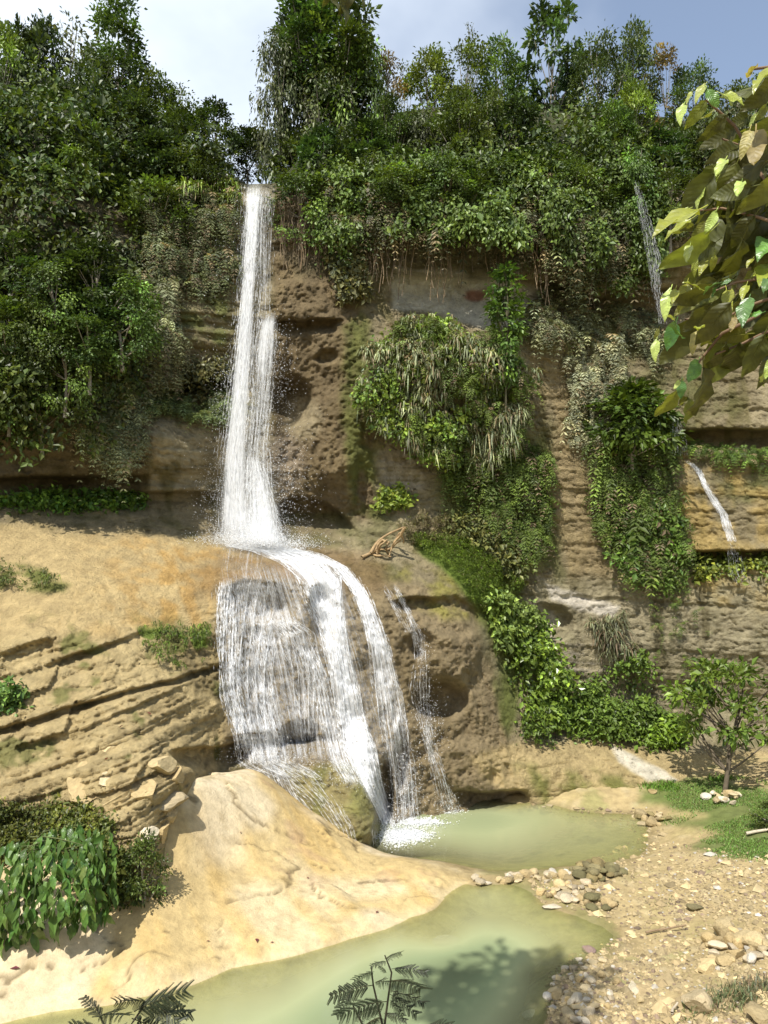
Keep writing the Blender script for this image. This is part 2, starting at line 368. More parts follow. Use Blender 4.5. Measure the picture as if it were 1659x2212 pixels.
# water of the two pools
wx = np.arange(-9.5, 8.5, .08); wy = np.arange(7.0, 21.2, .08)
WX, WY = np.meshgrid(wx, wy, indexing='ij')
dep = np.maximum(-ground_z(WX, WY), 0)
wi = (np.arange(len(wx) - 1)[:, None] * len(wy) + np.arange(len(wy) - 1)[None])
WQ = np.stack([wi, wi + len(wy), wi + len(wy) + 1, wi + 1], -1)
def pool_mat():
    m, t, b = new_mat('pool_water'); N = t.nodes.new; L = t.links.new; t.nodes.remove(b)
    at = N('ShaderNodeAttribute'); at.attribute_name = 'depth'
    rp = N('ShaderNodeValToRGB'); e = rp.color_ramp.elements
    e[0].position = 0; e[0].color = (.43, .41, .225, 1); e[1].position = 1; e[1].color = (.055, .08, .042, 1)
    q = e.new(.25); q.color = (.37, .385, .21, 1); q = e.new(.55); q.color = (.24, .285, .155, 1)
    mr = N('ShaderNodeMapRange'); mr.inputs[2].default_value = 1.5; L(at.outputs['Fac'], mr.inputs[0]); L(mr.outputs[0], rp.inputs[0])
    df = N('ShaderNodeBsdfDiffuse'); L(rp.outputs[0], df.inputs['Color'])
    tp = N('ShaderNodeBsdfTransparent'); tp.inputs['Color'].default_value = (.86, .9, .74, 1)
    al = N('ShaderNodeMapRange'); al.inputs[2].default_value = .55; al.inputs[3].default_value = .12; al.inputs[4].default_value = .93; L(at.outputs['Fac'], al.inputs[0])
    ms = N('ShaderNodeMixShader'); L(al.outputs[0], ms.inputs[0]); L(tp.outputs[0], ms.inputs[1]); L(df.outputs[0], ms.inputs[2])
    gl = N('ShaderNodeBsdfGlossy'); gl.inputs['Roughness'].default_value = .025
    fr = N('ShaderNodeFresnel'); fr.inputs['IOR'].default_value = 1.33
    co = N('ShaderNodeTexCoord'); mpp = N('ShaderNodeMapping'); mpp.inputs['Scale'].default_value = (1, 1.6, 1); L(co.outputs['Object'], mpp.inputs[0])
    n = N('ShaderNodeTexNoise'); n.inputs['Scale'].default_value = 5; n.inputs['Detail'].default_value = 3; L(mpp.outputs[0], n.inputs['Vector'])
    bp = N('ShaderNodeBump'); bp.inputs['Distance'].default_value = .008; bp.inputs['Strength'].default_value = .5; L(n.outputs['Fac'], bp.inputs['Height'])
    L(bp.outputs[0], gl.inputs['Normal']); L(bp.outputs[0], fr.inputs['Normal'])
    m2 = N('ShaderNodeMixShader'); L(fr.outputs[0], m2.inputs[0]); L(ms.outputs[0], m2.inputs[1]); L(gl.outputs[0], m2.inputs[2])
    L(m2.outputs[0], t.nodes['Material Output'].inputs['Surface'])
    return m
link('water', mesh_data('water', np.stack([WX, WY, WX * 0], -1), WQ, mats=[pool_mat()], smooth=True, attrs={'depth': dep}), kind='structure')

# ------------------------------------------------------------------ the cliff
CP = [(-450,2080,10.5),(-450,1900,11),(-450,1750,12),(-450,1550,13.5),(-450,1400,15),(-450,1250,16.5),(-450,1130,18),(-450,1000,18),(-450,900,17),(-450,600,18),(-450,350,19.5),(-450,100,23),
 (-150,2060,11.8),(-150,1900,12.2),(-150,1750,12.9),(-150,1550,14.3),(-150,1400,15.7),(-150,1250,16.8),(-150,1130,18.4),(-150,1060,19.6),(-150,1000,18.7),(-150,900,17.8),(-150,600,18.5),(-150,350,20),(-150,100,24),
 (150,2040,12.2),(150,1950,12.6),(150,1850,12.9),(150,1750,13.3),(150,1650,13.9),(150,1550,14.6),(150,1400,15.8),(150,1250,17.2),(150,1150,19),(150,1105,19.9),(150,1055,20.3),(150,990,19.4),(150,930,18.9),(150,850,19.0),(150,800,19.3),(150,600,19.2),(150,400,20.2),(150,250,22.5),(150,120,25),
 (350,1920,13.4),(350,1850,13.3),(350,1750,13.5),(380,1690,13.9),(350,1600,14.7),(350,1500,15.6),(350,1400,16.6),(350,1340,17.2),(350,1250,18.1),(350,1165,19.6),(350,1110,20.5),(350,1020,20.3),(350,920,19.9),(350,895,20.5),(350,830,21.2),(350,760,20.2),(350,640,20.6),(350,480,20.9),(350,420,21.4),(350,350,23.5),(350,290,25.5),
 (470,1800,16.6),(470,1700,16.5),(470,1650,16.5),(470,1500,16.9),(470,1350,17.8),(470,1270,18.4),(470,1210,19.2),(470,1168,20.2),(470,1110,20.9),(470,950,20.7),(470,905,20.9),(470,840,21.5),(470,760,20.9),(470,640,21),(470,480,21.2),(470,415,21.6),(470,372,22.6),
 (560,1780,17.2),(560,1690,17.05),(560,1640,17.25),(560,1500,17.8),(560,1350,18.3),(560,1255,18.5),(560,1215,19.3),(560,1180,20.5),(560,1110,21.1),(560,950,21),(560,870,21.6),(560,780,21.4),(560,690,21.1),(560,560,21.7),(560,480,21.75),(560,402,21.8),
 (700,1880,16.8),(700,1775,16.8),(700,1725,16.95),(700,1660,17.4),(700,1610,18.0),(700,1450,18.5),(700,1300,18.8),(700,1245,19.4),(700,1200,20.6),(700,1150,21.2),(700,1050,20.9),(700,900,21.1),(700,700,21.3),(700,560,21.8),(640,420,21.8),(700,420,22.0),(700,350,23.2),(700,290,25.5),
 (815,1880,17.1),(815,1800,17.05),(800,1730,17.2),(790,1665,17.8),(845,1830,18.4),(855,1740,18.8),
 (900,1880,18.9),(900,1770,18.9),(900,1650,18.95),(900,1450,19.15),(900,1300,19.5),(900,1245,20.2),(900,1205,21),(900,1100,21.6),(900,970,21.6),(900,850,21.1),(900,720,21.6),(900,685,22.2),(900,600,22.3),(900,565,21.8),(900,420,22.2),(900,330,24.5),(900,240,27),
 (1020,1790,19.6),(1020,1740,19.5),(1020,1650,19.5),(1020,1500,19.7),(1020,1350,20.1),(1020,1275,20.8),(1020,1200,21.5),(1020,1100,21.9),(1020,950,21.7),(1020,850,21.3),(1020,710,21.9),(1020,685,22.4),(1020,610,22.5),(1020,570,21.9),(1020,420,22.3),(1020,320,25),(1020,230,27.5),
 (1090,1780,19.8),(1090,1740,19.8),(1085,1650,19.95),(1085,1570,20.3),(1080,1450,21.0),(1070,1330,21.4),(1100,1230,21.9),
 (1200,1780,20.1),(1200,1740,20.1),(1200,1690,20.3),(1200,1612,21.0),(1200,1590,21.6),(1200,1400,21.9),(1200,1250,22.2),(1200,1100,22.2),(1200,900,22.2),(1200,770,22.3),(1200,695,22.3),(1200,670,22.8),(1200,635,23.3),(1200,600,22.4),(1200,400,22.8),(1200,320,25),(1200,230,27.5),
 (1450,1740,19.9),(1450,1690,20.3),(1450,1640,21),(1450,1612,21.8),(1450,1400,22.1),(1450,1250,22.3),(1450,1205,22.4),(1450,1050,22.2),(1450,960,22.8),(1450,930,22.4),(1450,760,22.7),(1450,700,23.2),(1450,640,23.5),(1450,600,22.8),(1450,400,23),(1450,320,25),(1450,260,27.5),
 (1659,1740,20.4),(1659,1690,20.7),(1659,1640,21.2),(1659,1612,21.8),(1659,1400,21.9),(1659,1250,21.9),(1659,1050,22),(1659,960,22.5),(1659,920,22.1),(1659,700,22.6),(1659,400,22.8),(1659,310,25.5),
 (2100,1740,19.6),(2100,1612,20.6),(2100,1250,21.3),(2100,920,21.6),(2100,600,22),(2100,400,22.5),(2100,310,25)]
CP = np.array(CP)
tps_c = TPS(CP[:, :2], CP[:, 2], 3e-4)
cpx = np.arange(-420, 2080, 3.4)
topl = np.interp(cpx, [-450, 0, 250, 350, 480, 535, 600, 640, 800, 1000, 1200, 1450, 1659, 2100], [130, 140, 200, 275, 368, 398, 396, 350, 250, 225, 222, 255, 300, 310])
botl = np.interp(cpx, [-450, 0, 150, 300, 380, 560, 700, 850, 1000, 1200, 1500, 2100], [2090, 2075, 2045, 1950, 1880, 1790, 1880, 1880, 1800, 1775, 1735, 1735])
NV = 540; vv = np.linspace(0, 1, NV)
KX = np.repeat(cpx[:, None], NV, 1); KY = topl[:, None] + (botl - topl)[:, None] * vv[None]
D0 = tps_c(KX, KY)
P0 = W(KX, KY, D0)
q1 = fbm(P0 * .55, 4); q2 = fbm(P0 * 1.9 + 8, 4); q3 = fbm(P0 * 6.5 + 3, 3); q4 = fbm(P0 * np.array([7., 7., 1.1]) + 30, 3)
wx_ = 22 * fbm(P0 * 1.1 + 60, 4); wy_ = 18 * fbm(P0 * 1.1 + 160, 4)
HX = KX + wx_; HY = KY + wy_
def zone(poly, soft=14, warp=1.0): return ss(-soft, soft, polydist(KX + wx_ * warp, KY + wy_ * warp, poly))
tufaA = zone([(595,560),(740,560),(800,690),(780,800),(810,980),(825,1120),(600,1125),(585,700)])
tufaB = zone([(800,1290),(870,1262),(1000,1290),(1060,1440),(1100,1580),(1120,1760),(850,1790),(600,1650),(490,1650),(462,1270),(600,1245)])
tufaC = zone([(360,1370),(480,1350),(490,1520),(430,1500),(380,1440)])
tufa = np.clip(tufaA + tufaB + tufaC, 0, 1)
leftlow = zone([(-500,1340),(380,1345),(480,1420),(520,1640),(300,1800),(-500,1900)], 40)
slope = 0.33 * leftlow
sz = P0[..., 2] - slope * (P0[..., 0] + 3) + 0.05 * P0[..., 0] * (KX > 1000) + .13 * q1 + .035 * q2
L1 = layers(sz * 2.1, 11, .09); L2 = layers(sz * 6.0 + .5, 12, .14); L3 = layers(sz * 15.0, 13, .3)
str_amt = (1 - tufa) * ss(-.7, .1, fbm(P0 * .35 + 77, 3)) * np.where(KY < 420, 0, 1)
smoothroof = zone([(-500,1150),(0,1135),(300,1160),(470,1190),(640,1195),(700,1260),(470,1290),(440,1345),(250,1370),(-500,1390)], 18)
str_amt = str_amt * (1 - .82 * smoothroof)
amp = .15 + .13 * leftlow + .0 * KX; calm = 1 - .55 * ss(620, 760, KX) * ss(1250, 1050, KX) - .3 * ss(1050, 1250, KX); q5 = fbm(P0 * 15.0 + 70, 3); rid = np.abs(fbm(P0 * np.array([2.2, 2.2, 5.0]) + 200, 4))
dl = calm * str_amt * (amp * (L1 - .5) + (.10 + .17 * leftlow) * (L2 - .5) + (.035 + .075 * leftlow) * (L3 - .5))
# jointed blocks: near-vertical breaks that step the lower left strata
blk = hsh(np.floor((P0[..., 0] + .35 * q1) * 1.15 + 9 * np.floor(sz * 2.1) * .37), np.floor(sz * 2.1), KX * 0 + 5)
dl = dl + leftlow * (1 - tufa) * .22 * (blk - .5)
knob = np.abs(fbm(P0 * 4.2 + 21, 4)); knob2 = np.abs(fbm(P0 * 9.5 + 51, 3))
dl = dl + tufa * (.17 * (.25 - knob) + .15 * (.25 - knob2) + .10 * q4 + .18 * q2)
dl = dl + (1 - tufa) * (1 - .75 * smoothroof) * (.16 * q1 + .07 * q2 + .04 * q3 + .025 * q5 + .07 * np.minimum(rid, .12) / .12 - .05) + smoothroof * (.02 * q3 + .012 * q5) + tufa * .05 * q5
def ell(cx, cy, rx, ry, warp=.6, sharp=.35):
    r = np.sqrt(((KX + wx_ * warp - cx) / rx) ** 2 + ((KY + wy_ * warp - cy) / ry) ** 2); return ss(1 + sharp, 1 - sharp, r)
def band(x0, x1, y, h, amt, lip=.12, tilt=0.0):
    """an undercut: a recess below y with an overhanging lip above it"""
    yy = KY + wy_ * .5 - (KX - x0) * tilt; m = ss(x0 - 25, x0 + 15, HX) * ss(x1 + 25, x1 - 15, HX)
    return m * (-amt * ss(y - 5, y + 3, yy) * ss(y + h * 1.4, y + h * .35, yy) + lip * ss(y - 40, y - 6, yy) * ss(y + 4, y - 3, yy))
dl = dl + band(600, 720, 692, 26, .55, .25) - .95 * ell(632, 868, 40, 48) - .35 * ell(705, 772, 22, 10, 1.2)
dl = dl + .35 * ell(720, 950, 70, 90) + .3 * ell(650, 640, 70, 40)
dl = dl - .95 * ss(0, 12, KY - (1066 + ((KX - 655) / 62.) ** 2 * 22) + wy_ * .4) * ss(1165, 1100, KY) * ss(590, 612, KX) * ss(815, 770, KX)
dl = dl + band(285, 495, 800, 55, 1.1, .25) + band(-450, 300, 1030, 55, .9, .2) + band(250, 480, 1065, 40, .35, .1)
dl = dl + band(850, 1200, 590, 75, .2, .04, .06) + band(1200, 1440, 612, 75, .75, .35, .06) + band(1455, 2100, 930, 36, .9, .25) + band(1470, 2100, 1192, 32, .85, .2)
dl = dl - .85 * ell(948, 1512, 52, 40) + .4 * ell(968, 1400, 60, 75) + .3 * ell(1000, 1650, 60, 50)
dl = dl - .55 * ell(900, 1308, 45, 16) - .5 * ell(985, 1335, 55, 40) - .45 * ell(910, 1395, 26, 30) + band(1000, 1125, 1712, 40, .7, .2) - .9 * ell(832, 1720, 20, 75) - .6 * ell(868, 1640, 16, 60)
dl = dl - .5 * ell(1190, 1345, 42, 34) - .5 * ell(560, 1300, 70, 38) - .6 * ell(645, 1585, 40, 22) - .5 * ell(700, 1330, 26, 60) - .6 * ell(820, 1805, 14, 40)
dl = dl + band(500, 700, 1592, 24, .35, .15) + band(180, 470, 1520, 12, .25, .1, -.28) + band(-100, 190, 1600, 16, .3, .12, -.28) + band(380, 520, 1622, 40, .6, .2, -.12)
dl = dl + .5 * ell(1090, 1250, 60, 60) * 0
DD = D0 - dl
def cliff_d(px, py):
    px = np.asarray(px, float); py = np.asarray(py, float)
    i = np.clip((px - cpx[0]) / 3.4, 0, len(cpx) - 1.001); i0 = i.astype(int); u = i - i0
    t = np.interp(px, cpx, topl); b = np.interp(px, cpx, botl)
    j = np.clip((py - t) / (b - t) * (NV - 1), 0, NV - 1.001); j0 = j.astype(int); v = j - j0
    return (DD[i0, j0] * (1 - u) + DD[i0 + 1, j0] * u) * (1 - v) + (DD[i0, j0 + 1] * (1 - u) + DD[i0 + 1, j0 + 1] * u) * v
def on_cliff(px, py, off=0.0):
    return W(px, py, cliff_d(px, py) - off)
# colours of the rock
streak = fbm(P0 * np.array([3.2, 3.2, .35]) + 14, 4); patch = fbm(P0 * .8 + 101, 4)
cc = np.broadcast_to(np.array([.245, .20, .115]), KX.shape + (3,)).copy()
cc = mixc(cc, (.33, .275, .165), ss(-.1, .4, q1)); cc = mixc(cc, (.135, .115, .045), ss(-.05, .4, streak) * .75); cc = mixc(cc, (.10, .105, .028), ss(.1, .45, patch) * .7)
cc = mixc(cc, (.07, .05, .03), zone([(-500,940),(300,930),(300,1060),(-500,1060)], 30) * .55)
rightlow = zone([(1140,1250),(2100,1230),(2100,1610),(1140,1600)], 30)
cc = mixc(cc, np.array([.33, .285, .18]), rightlow * .75); cc = mixc(cc, (.12, .10, .05), rightlow * ss(.05, .35, streak) * .8)
cc = mixc(cc, (.40, .285, .10), zone([(1440,960),(2100,940),(2100,1420),(1400,1260)], 40) * ss(-.3, .4, q2 + .3 * (L2 - .5)) * .75)
lefty = zone([(-500,1140),(300,1155),(480,1180),(500,1640),(420,1700),(330,1900),(-500,2060)], 20)
cc = mixc(cc, np.array([.49, .38, .19]), lefty); cc = mixc(cc, (.40, .30, .14), lefty * ss(-.1, .45, q2) * .6); cc = mixc(cc, (.24, .18, .085), lefty * leftlow * ss(.2, .6, streak + q3 * .5) * .5)
cc = mixc(cc, np.array([.48, .36, .175]), smoothroof * .9); cc = mixc(cc, (.46, .27, .075), smoothroof * ss(-.25, .35, streak) * ss(100, 420, KX) * .8)
cc = mixc(cc, (.20, .13, .06), zone([(380,1200),(700,1185),(830,1215),(860,1300),(470,1300),(400,1330)], 25) * ss(330, 520, KX) * .75)
cc = mixc(cc, np.array([.155, .112, .058]), tufaA * .9); cc = mixc(cc, (.24, .18, .09), tufaA * ss(.1, .5, q2) * .6)
cc = mixc(cc, np.array([.26, .20, .11]), tufaB * .92); cc = mixc(cc, (.14, .105, .052), tufaB * ss(.0, .4, patch) * .5); cc = mixc(cc, (.27, .21, .12), tufaB * ss(.0, .5, streak) * .5)
cc = mixc(cc, (.22, .17, .08), tufaC * .8)
cc = mixc(cc, (.33, .27, .16), ell(655, 905, 40, 50) * .8); cc = mixc(cc, (.30, .24, .17), ell(615, 1000, 40, 60) * .7)
cc = mixc(cc, (.26, .235, .05), zone([(860,1230),(960,1240),(1050,1330),(960,1340),(860,1290)], 15) * ss(-.3, .3, q2) * .8)
pil = zone([(600,1650),(800,1650),(850,1800),(800,1860),(690,1800)], 12); cc = mixc(cc, (.33, .28, .12), pil * .85); cc = mixc(cc, (.20, .21, .06), pil * ss(-.1, .4, q2) * .6)
shelf = zone([(1010,1640),(1100,1605),(1300,1600),(1480,1625),(1700,1625),(1700,1710),(1400,1710),(1250,1745),(1110,1745)], 10)
cc = mixc(cc, (.45, .345, .17), shelf * .9); cc = mixc(cc, (.15, .16, .035), shelf * zone([(1120,1660),(1370,1670),(1380,1720),(1180,1745)], 25) * ss(-.35, .2, q2) * .85)
# white dried lime
cc = mixc(cc, (.60, .56, .46), zone([(845,578),(1000,590),(1180,625),(1290,665),(1290,690),(1060,705),(980,690),(850,660)], 8) * ss(-.5, -.1, q2 + .3) * .95)
cc = mixc(cc, (.24, .07, .035), ell(1035, 632, 34, 13, .8) * ss(-.1, .2, q2 + .15) * .8)
cc = mixc(cc, (.58, .52, .43), zone([(1180,1262),(1300,1290),(1345,1310),(1330,1330),(1200,1295)], 6) * .85 + zone([(1150,1310),(1195,1320),(1190,1380),(1160,1400)], 8) * .6)
cc = mixc(cc, (.40, .35, .27), (zone([(1190,1390),(1350,1390),(1340,1450),(1210,1450)], 12) + zone([(815,975),(930,985),(925,1060),(830,1050)], 14)) * ss(-.3, .3, (L3 - .5) + q3) * .7)
cc = mixc(cc, (.62, .57, .46), zone([(1310,1608),(1350,1620),(1480,1685),(1400,1688),(1350,1650)], 6) * .9)
# moss
moss = np.array([.13, .195, .026]); mossd = np.array([.11, .13, .026])
mz = zone([(890,1160),(960,1150),(1060,1210),(1130,1260),(1120,1330),(1130,1420),(1100,1590),(1070,1560),(1075,1420),(1020,1300),(930,1215)], 12)
cc = mixc(cc, mossd, mz * .9); cc = mixc(cc, moss, mz * zone([(900,1165),(1000,1170),(1080,1250),(1090,1340),(1010,1290),(920,1210)], 16) * .85)
cc = mixc(cc, mossd, zone([(750,600),(800,700),(830,1120),(770,1110),(740,860)], 16) * ss(-.3, .2, q2) * .75)
cc = mixc(cc, mossd, zone([(380,620),(500,630),(500,760),(400,740)], 16) * ss(-.3, .2, patch + q2) * .75)
cc = mixc(cc, moss, (zone([(290,1360),(450,1350),(440,1440),(340,1450)], 10)) * ss(.0, .2, q2 + .3 * q3 - .02) * .9)
cc = mixc(cc, mossd, zone([(-100,1210),(60,1220),(150,1255),(140,1275),(-100,1275)], 12) * ss(-.2, .1, q2) * .9)
cc = mixc(cc, mossd, zone([(940,900),(1190,940),(1190,1200),(1120,1240),(960,1120)], 30) * .7)
cc = mixc(cc, mossd, zone([(1120,690),(1430,680),(1420,770),(1130,740)], 16) * .6)
cc = mixc(cc, mossd, leftlow * ss(.22, .4, fbm(P0 * 1.7 + 300, 4)) * .7)
cc = mixc(cc, (.10, .105, .03), zone([(600,1110),(860,1100),(900,1190),(600,1190)], 10) * ss(-.3, .3, q2) * .6)
cc = mixc(cc, (.30, .23, .12), zone([(1130,760),(1250,770),(1260,1000),(1320,1250),(1230,1240),(1190,1100),(1200,900)], 12) * .8)
hillw = ss(430, 380, KY) ; cc = mixc(cc, (.035, .045, .018), hillw * .9)  # hill darkened in colour for the deep shade between the tree crowns
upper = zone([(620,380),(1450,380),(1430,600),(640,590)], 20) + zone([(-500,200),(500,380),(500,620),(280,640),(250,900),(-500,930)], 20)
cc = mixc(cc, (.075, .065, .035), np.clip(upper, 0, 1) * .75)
cc = mixc(cc, (.17, .13, .08), zone([(600,400),(700,400),(720,560),(600,560)], 10) * .8)
wetc = np.clip(zone([(380,1190),(720,1190),(900,1300),(960,1740),(520,1660),(470,1270)], 30) * .8 + ell(580, 1000, 90, 220) * .5 + pil, 0, 1)
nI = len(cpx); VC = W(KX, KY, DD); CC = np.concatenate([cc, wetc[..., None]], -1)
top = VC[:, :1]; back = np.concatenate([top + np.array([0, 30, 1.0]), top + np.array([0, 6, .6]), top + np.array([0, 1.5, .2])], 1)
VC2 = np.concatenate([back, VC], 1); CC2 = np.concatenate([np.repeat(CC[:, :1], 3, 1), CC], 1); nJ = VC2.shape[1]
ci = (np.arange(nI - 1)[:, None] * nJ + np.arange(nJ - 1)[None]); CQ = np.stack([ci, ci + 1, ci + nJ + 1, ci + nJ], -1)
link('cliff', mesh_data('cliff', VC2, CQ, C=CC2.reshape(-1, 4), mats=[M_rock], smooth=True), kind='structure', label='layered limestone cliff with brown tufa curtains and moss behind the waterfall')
NRM = unit(np.cross(np.gradient(P0, axis=0), np.gradient(P0, axis=1))); NRM = np.where(NRM[..., 1:2] > 0, -NRM, NRM)

def pick(poly, n, seed, nzmin=None, noisy=0.0):
    """n random places on the cliff inside a picture polygon -> px, py, point, outward normal"""
    r = np.random.default_rng(seed); m = polydist(HX, HY, poly) > 0
    if noisy: m &= (q2 * .6 + patch * .6 + .5 * noisy * 0 > -.35 + noisy)
    i, j = np.nonzero(m)
    if len(i) == 0: return None
    s = r.integers(0, len(i), n); i = i[s]; j = j[s]
    return KX[i, j], KY[i, j], VC[i, j], NRM[i, j], r

# ------------------------------------------------------------------ trees
def jitter_col(r, n, base, v=.3, yel=.25):
    base = np.asarray(base); k = np.exp(r.normal(0, v, (n, 1))); y = r.random((n, 1)) * yel
    return np.clip(base[None] * k * (1 + y * np.array([[.9, .35, -.2]])), 0.004, .9)

def tree_proto(seed, h, r0, nc, nl, ls, col, shape='egg', cr=.42, trunk_r=.09, base=.25, hang=0.0, bark=(.26, .23, .185), lv=.36, limbs=16):
    r = np.random.default_rng(seed)
    tp = np.array([[0, 0, -.6], [r.normal(0, .08), r.normal(0, .08), h * .3], [r.normal(0, .15), r.normal(0, .15), h * .6], [r.normal(0, .2), r.normal(0, .2), h * .92]])
    tz = np.linspace(0, 1, 9); tr = np.stack([np.interp(tz, np.linspace(0, 1, 4), tp[:, k]) for k in range(3)], -1)
    w = Acc(); w.tube(tr, trunk_r * (1.15 - tz), 7, bark)
    cs = []
    while len(cs) < nc:
        u = r.random(); a = r.random() * 2 * PI
        z = base + (1 - base) * u
        if shape == 'egg': rad = math.sin(PI * (.12 + .83 * u)) ** .7
        elif shape == 'column': rad = .55 + .45 * math.sin(PI * u) - .5 * max(0, u - .8) * 2
        elif shape == 'umbrella': z = base + (1 - base) * (round(u * 2.4) / 2.4 + r.normal(0, .03)); rad = 1 - .5 * abs(u - .4)
        elif shape == 'flat': z = base + (1 - base) * (.5 + .5 * r.random()); rad = 1
        elif shape == 'dome': rad = math.sqrt(max(.02, 1 - u * u))
        q = math.sqrt(r.random()) if shape == 'umbrella' else r.random() ** .38
        p = np.array([math.cos(a) * rad * q * r0, math.sin(a) * rad * q * r0, z * h])
        nn = vnoise((p / (r0 * .62) + seed * 3.1)[None])[0]
        if nn < -.15 and r.random() < .75: continue
        cs.append(p * (1 + .16 * nn * np.array([1, 1, .2])))
    cs = np.array(cs)
    for p in cs[r.permutation(nc)[:limbs]]:
        s = tr[min(8, max(1, int(8 * (p[2] / h) * .72)))]
        m = s * .5 + p * .5 + np.array([0, 0, -.08 * h * .5]) + r.normal(0, .06, 3)
        t = np.linspace(0, 1, 5)[:, None]; w.tube((1 - t) ** 2 * s + 2 * t * (1 - t) * m + t * t * p, np.linspace(trunk_r * .45, .012, 5), 5, bark)
    lf = Acc()
    ls = ls * 1.25; nl = int(nl * .8); N = nc * nl; C = np.repeat(cs, nl, 0); cr = cr * .86
    off = r.normal(size=(N, 3)) * np.array([cr, cr, cr * .62]) * .6
    if hang: off[:, 2] -= np.abs(r.normal(size=N)) * hang
    P = C + off
    out = unit(P - np.array([0, 0, h * .5]) * 1.0 + 1e-6)
    D = unit(off / cr + out * .6 + rdir(r, N) * .7 + np.array([0, 0, -.35 - hang]))
    Nn = unit(rdir(r, N) * .75 + np.array([0, 0, .9]) + out * .35); Nn = unit(Nn - D * (Nn * D).sum(-1, keepdims=True))
    kc = np.exp(r.normal(0, lv, (nc, 1))); hue = r.random((nc, 1)) * .5
    cb = np.asarray(col)[None] * kc * (1 + hue * np.array([[.8, .3, -.1]])); cl = np.repeat(cb, nl, 0) * np.exp(r.normal(0, .22, (N, 1)))
    L = ls * np.exp(r.normal(0, .22, N))
    lf.leaves(P, D, Nn, L, L * .55, np.clip(cl, .004, .6))
    return w.data('trunk', [M_bark], True), lf.data('crown', [M_leaf]), h, r0

G1 = (.066, .112, .022); G2 = (.085, .14, .022); G3 = (.045, .082, .022); G4 = (.115, .172, .026); GD = (.032, .060, .018); GB = (.14, .105, .045)
PR = {
 'dense':  [tree_proto(1, 6, 1.7, 60, 120, .15, G1, base=.38), tree_proto(2, 6, 1.7, 56, 120, .15, G1, base=.38), tree_proto(3, 6, 1.7, 60, 115, .13, (.052, .086, .02))],
 'bright': [tree_proto(4, 6, 1.7, 54, 120, .14, G4, base=.38), tree_proto(5, 6, 1.7, 54, 120, .13, G2, base=.38)],
 'dark':   [tree_proto(6, 6, 1.7, 60, 120, .16, GD), tree_proto(7, 6, 1.6, 56, 120, .17, G3)],
 'column': [tree_proto(8, 8, 1.2, 70, 110, .15, G3, 'column', .4), tree_proto(9, 8, 1.3, 70, 100, .17, G1, 'column', .4)],
 'open':   [tree_proto(10, 6, 1.6, 30, 80, .24, G3, 'egg', .36, .07, .3, limbs=24), tree_proto(11, 6, 1.5, 24, 70, .22, (.05, .075, .03), 'egg', .34, .06, .3, limbs=22)],
 'sparse': [tree_proto(12, 6, 1.3, 22, 34, .16, (.07, .09, .04), 'egg', .4, .045, .3, limbs=22)],
 'umbrella': [tree_proto(13, 3, 1.7, 46, 110, .11, (.10, .15, .022), 'umbrella', .36, .06, .45, limbs=18)],
 'vine':   [tree_proto(14, 6, 1.5, 60, 110, .14, G1, 'column', .38, .08, .05, hang=.45), tree_proto(15, 6, 1.5, 56, 110, .13, (.06, .085, .03), 'column', .36, .08, .05, hang=.5)],
 'brown':  [tree_proto(16, 6, 1.5, 36, 80, .15, GB, 'egg', .38, .06, .3)],
}
tcount = [0]
def tree(px, pytop, pybase, wpx, d, kind, label, group=None, cat='tree', name=None, rot=None):
    tcount[0] += 1; k = tcount[0]; pr = PR[kind][k % len(PR[kind])]
    wpx = wpx * (.86 if pytop < 240 and kind in ('dense', 'bright', 'dark', 'open') else 1); hgt = (pybase - pytop) / F * d; sz = hgt / pr[2]; sxy = wpx / 2 / F * d / pr[3]
    p = W(px, pybase, d)
    root = link(name or {'umbrella': 'umbrella_tree', 'vine': 'vine_draped_tree', 'sparse': 'slender_tree'}.get(kind, 'forest_tree'), None, None, label, cat, group, loc=p, rot=(0, 0, (k * 2.399) % (2 * PI) if rot is None else rot), scale=(sxy, sxy, sz))
    link('trunk', pr[0], root); link('crown', pr[1], root)
    return root
gl = 'trees on the left hilltop'
